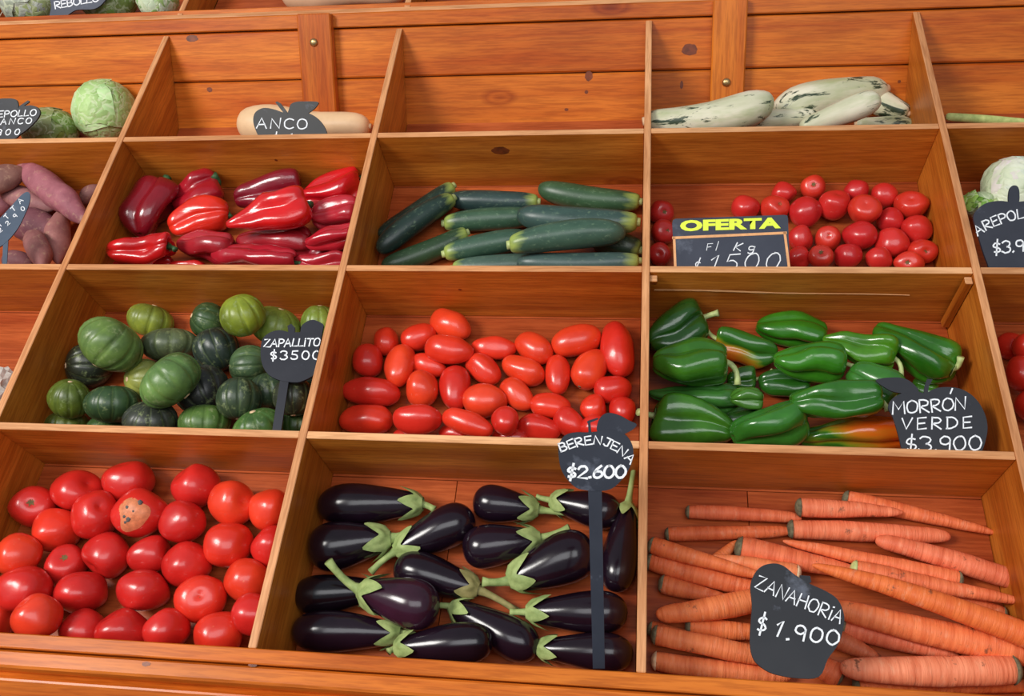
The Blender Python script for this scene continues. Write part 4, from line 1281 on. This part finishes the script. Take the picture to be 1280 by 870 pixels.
# ------------------------------------------------------------------ chalk signs
def arc(cx, cy, rx, ry, a0, a1, n=9):
    return [(cx + rx * math.cos(math.radians(a0 + (a1 - a0) * k / n)), cy + ry * math.sin(math.radians(a0 + (a1 - a0) * k / n))) for k in range(n + 1)]
GLYPH = {
 'A': (.66, [[(0, 0), (.32, 1), (.64, 0)], [(.1, .36), (.54, .38)]]),
 'B': (.56, [[(.03, 0), (.0, 1)], [(0, 1)] + arc(.18, .76, .3, .24, 80, -90) + [(.05, .52)] + arc(.2, .26, .36, .26, 90, -90) + [(.03, 0)]]),
 'C': (.6, [arc(.36, .5, .36, .5, 50, 315, 12)]),
 'D': (.64, [[(.05, 0), (.05, 1)], [(0, 1)] + arc(.14, .5, .5, .5, 85, -85, 12) + [(.0, .0)]]),
 'E': (.5, [[(.5, 1), (0, .98), (.02, 0), (.52, .02)], [(.02, .5), (.42, .53)]]),
 'F': (.5, [[(.5, 1), (0, .98), (.02, 0)], [(.02, .5), (.4, .53)]]),
 'H': (.6, [[(.04, 1), (0, 0)], [(.56, 1), (.58, 0)], [(0, .48), (.58, .5)]]),
 'I': (.12, [[(.06, .72), (.06, 0)], [(.04, .95), (.10, .99)]]),
 'J': (.5, [[(.1, 1), (.55, 1)], [(.38, 1), (.38, .2)] + arc(.2, .18, .18, .18, 0, -160, 6)]),
 'K': (.58, [[(.05, 1), (0, 0)], [(.55, 1), (.04, .45), (.58, 0)]]),
 'L': (.5, [[(.06, 1), (0, .02), (.5, .06)]]),
 'M': (.74, [[(0, 0), (.06, 1), (.36, .35), (.66, 1), (.74, 0)]]),
 'N': (.62, [[(0, 0), (.05, 1), (.56, .02), (.62, 1)]]),
 'O': (.66, [arc(.33, .5, .33, .5, 95, 455, 16)]),
 'P': (.54, [[(.05, 0), (0, 1)], [(0, .98)] + arc(.2, .72, .33, .27, 85, -95) + [(.03, .44)]]),
 'R': (.58, [[(.05, 0), (0, 1)], [(0, .98)] + arc(.2, .74, .33, .25, 85, -95) + [(.05, .46), (.58, 0)]]),
 'T': (.6, [[(0, .97), (.6, 1)], [(.3, .98), (.28, 0)]]),
 'V': (.6, [[(0, 1), (.28, 0), (.6, 1)]]),
 'Z': (.6, [[(.02, .95), (.55, 1), (.0, .05), (.62, .0)]]),
 'g': (.5, [arc(.25, .38, .24, .26, 30, 390, 12), [(.48, .6), (.46, -.05)] + arc(.24, -.1, .22, .2, 0, -150, 6)]),
 'l': (.2, [[(.2, 1), (0, 0)]]),
 '.': (.14, [[(.04, .02), (.1, .06)]]),
 '$': (.5, [arc(.26, .66, .22, .2, 40, 250, 8) + arc(.26, .27, .22, .2, 70, -140, 8), [(.30, 1.15), (.22, -.2)]]),
 '0': (.56, [arc(.28, .5, .28, .5, 95, 455, 16)]),
 '1': (.34, [[(.0, .7), (.24, 1), (.18, 0)]]),
 '2': (.54, [arc(.26, .72, .25, .27, 170, -30, 8) + [(.0, .02), (.56, .0)]]),
 '3': (.5, [arc(.22, .74, .26, .26, 150, -80, 8) + arc(.22, .25, .3, .27, 80, -150, 9)]),
 '5': (.52, [[(.5, 1), (.1, .98), (.05, .55)] + arc(.22, .3, .28, .3, 100, -150, 9)]),
 '6': (.5, [[(.42, 1), (.16, .7)] + arc(.26, .28, .24, .28, 150, 490, 14)]),
 '9': (.5, [arc(.25, .7, .24, .28, 10, 370, 12) + [(.46, .0)]]),
}
GLYPH['1f'] = (.5, [[(.05, .68), (.28, 1), (.24, 0)], [(.0, .0), (.5, .03)]])

def strokes_text(s, path, h, slant=0.0, jit=0.03, seed=1):
    """polyline strokes (pixels) of a hand-written line whose baseline follows path"""
    rr = random.Random(seed)
    chars = list(s); adv = []
    for ch in chars: adv.append(.35 if ch == ' ' else GLYPH[ch][0])
    seglen = [math.dist(path[i], path[i + 1]) for i in range(len(path) - 1)]
    tot = sum(seglen)
    gap = 0.16
    k = (tot / h - gap * (len(chars) - 1)) / sum(adv)
    if k > 1.5: k = 1.5; gap = (tot / h - k * sum(adv)) / max(1, len(chars) - 1)
    out = []; pos = 0.0
    def at(d):
        for i, L in enumerate(seglen):
            if d <= L or i == len(seglen) - 1:
                t = d / L; a, b = path[i], path[i + 1]
                return (a[0] + (b[0] - a[0]) * t, a[1] + (b[1] - a[1]) * t), math.atan2(b[1] - a[1], b[0] - a[0])
            d -= L
    for ch, w in zip(chars, adv):
        if ch != ' ':
            mid = (pos + w * k / 2) * h
            (ox, oy), a = at(min(mid, tot * 1.2))
            a += rr.uniform(-jit, jit)
            for st in GLYPH[ch][1]:
                pl_ = []
                for gx, gy in st:
                    x = (gx - w / 2) * k * h + slant * gy * h; y = -gy * h
                    x += rr.uniform(-jit, jit) * h * 0.5; y += rr.uniform(-jit, jit) * h * 0.5
                    pl_.append((ox + x * math.cos(a) - y * math.sin(a), oy + x * math.sin(a) + y * math.cos(a)))
                out.append(pl_)
        pos += w * k + gap
    return out

def smooth_closed(pts, n=4):
    out = []; m = len(pts)
    for i in range(m):
        p0, p1, p2, p3 = pts[i - 1], pts[i], pts[(i + 1) % m], pts[(i + 2) % m]
        for j in range(n):
            f = j / n
            out.append(tuple(0.5 * (2 * p1[c] + (p2[c] - p0[c]) * f + (2 * p0[c] - 5 * p1[c] + 4 * p2[c] - p3[c]) * f * f + (3 * p1[c] - p0[c] - 3 * p2[c] + p3[c]) * f ** 3) for c in range(2)))
    return out

def sign(label, base, wbase, lean, yaw, main, extra=(), lines=(), thick=0.004, col=(46, 50, 62), clampu=None, smooth=True, text_w=1.5, group='chalkboard price signs', bold=None, border=None, name='price_sign', yplane=None):
    """a thin board standing at the base pixel; outlines and writing are traced onto its own plane"""
    Bp = yplane if yplane is not None else FRAME @ on_w(base[0], base[1], wbase)
    le, ya = math.radians(lean), math.radians(yaw)
    n = Vector((math.sin(ya) * math.cos(le), -math.cos(ya) * math.cos(le), math.sin(le)))
    X = UP.cross(n); X = X.normalized() if X.length > 1e-3 else EU; Yv = n.cross(X)
    def loc(x, y, dz=0.0):
        p = on_plane(x, y, Bp, n) - Bp
        q = Vector((p.dot(X), p.dot(Yv), dz))
        if clampu is not None:
            # keep clear of the divider on the right
            wu = (Bp + X * q.x).x
            if wu > clampu: q.x += clampu - wu
        return q
    mw = basis4(X, Yv, n, Bp)
    def slab(nm, poly, z0, z1, parent, mat, color=None, sm=True):
        pts = smooth_closed(poly) if sm else poly
        bm = bmesh.new()
        f_ = [bm.verts.new(loc(x, y, z1)) for x, y in pts]
        b_ = [bm.verts.new(loc(x, y, z0)) for x, y in pts]
        m = len(pts)
        fa = bm.faces.new(f_); fb = bm.faces.new(b_[::-1])
        for i in range(m): bm.faces.new((f_[i], b_[i], b_[(i + 1) % m], f_[(i + 1) % m]))
        bmesh.ops.recalc_face_normals(bm, faces=bm.faces[:])
        bmesh.ops.triangulate(bm, faces=[fa, fb])
        me = bpy.data.meshes.new(nm); bm.to_mesh(me); bm.free()
        return link(nm, me, mat, parent, mw.copy(), color)
    c = s2l(*[x * 0.74 for x in col])
    root = slab(name, main, -thick, 0.0, None, M['slate'], c, smooth)
    finish(root, label, 'price sign', group)
    for q, (nm, poly, sm) in enumerate(extra):
        slab(nm, poly, -thick + 0.0003, -0.0004 - 0.0003 * q, root, M['slate'], c, sm)
    def ribbons(nm, polylines, wpx, z, mat):
        vs = []; fs = []
        for pl_ in polylines:
            m = len(pl_)
            start = len(vs)
            for i in range(m):
                a = pl_[max(i - 1, 0)]; b = pl_[min(i + 1, m - 1)]
                dx, dy = b[0] - a[0], b[1] - a[1]; L = math.hypot(dx, dy) or 1
                nx, ny = -dy / L * wpx / 2, dx / L * wpx / 2
                x, y = pl_[i]
                if i in (0, m - 1):
                    e = (-1 if i == 0 else 1) * wpx * 0.4 / L; x += dx * e; y += dy * e
                for sgn in (1, -1):
                    lo_ = loc(x + sgn * nx, y + sgn * ny, z); vs.append(lo_)
            for i in range(m - 1):
                o_ = start + 2 * i
                fs.append((o_, o_ + 1, o_ + 3, o_ + 2))
        me = bpy.data.meshes.new(nm); me.from_pydata(vs, [], fs); me.update()
        bm = bmesh.new(); bm.from_mesh(me); bmesh.ops.recalc_face_normals(bm, faces=bm.faces[:]); bm.to_mesh(me); bm.free()
        return link(nm, me, mat, root, mw.copy())
    for q, (txt, path, h, *rest) in enumerate(lines):
        wd = rest[0] if rest else text_w
        sl = rest[1] if len(rest) > 1 else 0.08
        o = ribbons('chalk_lettering', strokes_text(txt, path, h, sl, 0.05, 11 * q + len(txt)), wd * 1.2, 0.0005 + 0.0001 * q, M['chalk'])
    if bold:
        txt, p0, p1, h = bold
        cu = bpy.data.curves.new('print', 'FONT'); cu.body = txt; cu.offset = 0.05; cu.resolution_u = 3
        ob = bpy.data.objects.new('print', cu); COL.objects.link(ob)
        bpy.context.view_layer.update()
        me = bpy.data.meshes.new_from_object(ob.evaluated_get(bpy.context.evaluated_depsgraph_get()))
        bpy.data.objects.remove(ob)
        xs = [v.co.x for v in me.vertices]; ys = [v.co.y for v in me.vertices]
        x0, x1, y0, y1 = min(xs), max(xs), min(ys), max(ys)
        for v in me.vertices:
            fx = (v.co.x - x0) / (x1 - x0); fy = (v.co.y - y0) / (y1 - y0)
            v.co = loc(p0[0] + (p1[0] - p0[0]) * fx, p0[1] + (p1[1] - p0[1]) * fx - h * fy, 0.0006)
        o = link('printed_lettering', me, M['yellow'], root, mw.copy()); o['label'] = 'bold yellow printed word'
    if border:
        o = ribbons('painted_border', border, 3.2, 0.0004, M['sand_line']); o['label'] = 'thin orange painted frame'
    return root

def sc_(ox, oy, k): return lambda pts: [(ox + x / k, oy + y / k) for x, y in pts]
# eggplant sign on a stick
t = sc_(690, 510, 7.57)
sign('round black sign on a tall stick above the eggplants', (748, 832), -0.012, 14, 0,
     t([(60, 400), (75, 320), (130, 255), (220, 232), (320, 232), (420, 225), (520, 205), (640, 225), (710, 270), (755, 340), (770, 420), (750, 530), (690, 640), (600, 740), (520, 778), (430, 785), (330, 780), (230, 755), (140, 670), (80, 560)]),
     [('leaf', t([(430, 225), (425, 170), (450, 100), (500, 55), (560, 48), (650, 75), (730, 120), (800, 155), (770, 200), (690, 245), (600, 290), (500, 300)]), True),
      ('stalk', t([(345, 240), (340, 150), (330, 130), (350, 118), (430, 95), (440, 108), (362, 140), (372, 240)]), False),
      ('stick', [(735, 606), (752, 606), (756, 836), (741, 836)], False)],
     [('BERENJENA', t([(85, 415), (200, 375), (300, 350), (410, 340), (500, 355), (590, 400), (670, 460), (740, 530)]), 10.5, 1.6, 0.0), ('$2.600', t([(140, 662), (690, 660)]), 15, 2.6, 0.1)],
     col=(50, 56, 72))
# carrot sign lying on the heap
t = sc_(930, 695, 5.437)
sign('tilted black apple sign lying on the carrots', (985, 846), -0.004, 40, 0,
     t([(200, 50), (270, 68), (350, 130), (450, 190), (560, 240), (640, 300), (680, 400), (675, 490), (640, 600), (570, 700), (510, 820), (360, 830), (200, 800), (110, 750), (60, 690), (40, 590), (46, 450), (54, 330), (44, 210), (66, 130), (120, 70)]),
     [('stalk', t([(380, 130), (450, 135), (458, 175), (420, 200), (385, 180)]), False)],
     [('ZANAHORIA', [(943, 734.5), (1050, 780)], 16.5, 1.5, 0.0), ('$', [(945, 789), (956, 790.5)], 21, 2.1), ('1f'[:1], [(967, 794), (976, 796)], 20, 2.1), ('.', [(982, 799), (986, 800)], 20, 2.4), ('900', [(992, 799), (1047, 807)], 18, 2.1, 0.02)],
     col=(40, 42, 50))
# green pepper sign
t = sc_(1085, 460, 7.56)
sign('black apple sign with leaf in the green pepper bin', (1180, 566), -0.026, 34, -8,
     t([(190, 370), (230, 290), (330, 235), (440, 212), (540, 238), (620, 198), (720, 180), (850, 190), (960, 240), (1050, 330), (1110, 450), (1130, 570), (1110, 690), (1068, 800), (1000, 850), (600, 855), (380, 850), (325, 780), (285, 630), (240, 480)]),
     [('leaf', t([(75, 120), (130, 96), (230, 88), (320, 92), (400, 125), (475, 200), (460, 240), (400, 262), (330, 240), (250, 225), (180, 195)]), True),
      ('stalk', t([(525, 245), (535, 170), (560, 100), (612, 105), (596, 140), (578, 165), (565, 245)]), False)],
     [('MORRON', [(1115.5, 518), (1207, 512)], 15.5, 1.6, 0.05), ('l', [(1188, 492), (1191, 491)], 5, 1.6, 0.5), ('VERDE', [(1127, 537), (1214, 535)], 14, 1.6, 0.05), ('$3.900', [(1132, 564), (1226, 563)], 18, 1.7, 0.05)],
     col=(44, 46, 56), clampu=US[4] - 0.010)
# round squash sign
t = sc_(315, 385, 5.44)
sign('black apple sign on a stick in the round squash bin', (345, 541), -0.020, 43, 0,
     t([(58, 300), (70, 215), (115, 170), (185, 150), (260, 165), (330, 165), (420, 170), (490, 215), (515, 300), (495, 380), (430, 450), (330, 500), (250, 502), (180, 488), (110, 450), (70, 385)]),
     [('leaf', t([(335, 200), (330, 150), (345, 110), (400, 80), (450, 90), (505, 130), (490, 190), (440, 215)]), True),
      ('stalk', t([(250, 190), (240, 120), (265, 105), (290, 130), (290, 180)]), False),
      ('stick', t([(190, 480), (250, 480), (192, 856), (132, 856)]), False)],
     [('ZAPALLITO', [(329.5, 434), (399.5, 432.5)], 9.5, 1.3, 0.2), ('$3500', [(338, 449.5), (400, 449.5)], 10.5, 1.4, 0.05)],
     col=(48, 50, 62), clampu=US[2] - TB - 0.004)
# butternut sign
t = sc_(300, 115, 7.53)
sign('black apple sign with leaf before the butternut squash', (362, 172), -0.02, 12, 0,
     t([(185, 425), (165, 400), (130, 310), (125, 240), (150, 185), (220, 150), (310, 160), (400, 190), (460, 205), (560, 190), (640, 198), (720, 240), (790, 320), (822, 410), (800, 440), (640, 446), (420, 446), (240, 440)]),
     [('leaf', t([(455, 215), (460, 160), (480, 112), (540, 90), (620, 88), (690, 88), (738, 98), (715, 140), (680, 172), (630, 205), (560, 230)]), True),
      ('stalk', t([(330, 95), (350, 88), (380, 105), (450, 200), (415, 205)]), False)],
     [('ANCO', [(321, 160), (384, 161.5)], 12.5, 1.3, 0.05), ('$1', [(338, 182), (366, 182)], 15, 1.3)], col=(30, 30, 34))
# white cabbage sign on the left
t = sc_(0, 110, 13.38)
sign('black apple sign before the cabbages, cut by left edge', (10, 172), -0.02, 12, 0,
     t([(-300, 300), (-150, 260), (40, 290), (170, 310), (300, 335), (400, 300), (520, 290), (620, 322), (668, 400), (640, 490), (560, 590), (440, 700), (330, 780), (230, 850), (-60, 855), (-300, 780), (-440, 620), (-460, 440)]),
     [('leaf', t([(-60, 300), (-80, 220), (0, 178), (110, 172), (200, 175), (270, 200), (296, 255), (290, 340), (150, 360), (20, 340)]), True),
      ('stalk', t([(305, 330), (320, 300), (460, 205), (488, 222), (470, 245), (345, 330)]), False)],
     [('REPOLLO', [(-11, 147), (45, 144.5)], 7.5, 1.1, 0.25), ('BLANCO', [(-18, 156), (39, 154.5)], 7, 1.1, 0.25), ('900', [(-4, 169), (24, 168.5)], 7, 1.1, 0.3)], col=(38, 40, 50))
# sign in the right-hand bin
t = sc_(1200, 195, 6.0)
sign('black sign with stub stalk at the right picture edge', (1262, 336), -0.012, 22, 0,
     t([(100, 460), (130, 400), (200, 352), (300, 336), (400, 345), (600, 335), (720, 400), (760, 560), (700, 750), (600, 850), (400, 865), (240, 860), (205, 800), (165, 690), (128, 560)]),
     [('stalk', t([(370, 350), (368, 265), (390, 224), (428, 224), (446, 262), (440, 352)]), True)],
     [('AREPOLLA', [(1222, 295), (1234, 287), (1250, 280), (1268, 275), (1284, 272), (1302, 274)], 12, 1.5, 0.0), ('$3.900', [(1241, 317), (1306, 312)], 14.5, 1.7, 0.05)],
     col=(54, 58, 74), clampu=None)
# sweet potato sign
t = sc_(0, 225, 7.92)
sign('blue-grey pointed sign on a stick among the sweet potatoes', (5, 331), -0.02, 24, 25,
     t([(0, 375), (100, 270), (190, 170), (255, 120), (295, 135), (292, 220), (250, 330), (180, 470), (90, 585), (0, 660), (-90, 690), (-140, 620), (-120, 500)]),
     [('stick', t([(32, 560), (82, 560), (66, 850), (20, 850)]), False)],
     [('TTTA', t([(0, 470), (230, 205)]), 5.5, 0.9), ('2290', t([(0, 525), (250, 290)]), 5, 0.9)], col=(96, 116, 140))
# printed offer sign
t = sc_(800, 205, 6.215)
sign('printed blue-grey board with yellow OFERTA and chalk price', (915, 334), -0.014, 16, 0,
     t([(250, 460), (256, 436), (275, 425), (1120, 395), (1145, 400), (1150, 425), (1165, 825), (268, 825)]), (),
     [('Kg', [(917, 313), (942, 314)], 9.5, 1.2, 0.3), ('F', [(883, 313), (890, 312.5)], 8, 0.7, 0.3), ('l', [(895, 313), (898, 312)], 10, 0.7, 0.3), ('$', [(866, 341), (872, 341)], 16, 1.1, 0.3), ('1500', [(886, 339), (972, 336)], 20, 1.3, 0.3)],
     col=(66, 72, 92), smooth=False, bold=('OFERTA', (850, 289.5), (976, 285.5), 14),
     border=[t([(275, 822), (265, 575)]), t([(258, 574), (1132, 535)]), t([(1124, 535), (1160, 822)])])
# two signs on the top tier
ub = lambda x, y: upper_point(x, y, 0.016)
sign('blue-grey sign between cabbages on the top tier', (100, 10), 0, 6, 0,
     [(60, -14), (64, 6), (62, 24), (75, 25), (90, 15), (98, 12), (118, 11), (130, 2), (138, -14), (120, -34), (80, -34)], (),
     [('REBOLLO', [(69, 11), (124, 1.5)], 8.5, 1.2, 0.1)], col=(70, 80, 104), yplane=ub(100, 10))
sign('dark chalk sign just showing at the top picture edge', (755, 0), 0, 6, 0,
     [(730, -30), (732, 2), (740, 6), (775, 5), (781, -2), (782, -30)], (), [('500', [(738, 4), (776, 3)], 14, 1.4)], col=(50, 60, 84), yplane=ub(755, 2))
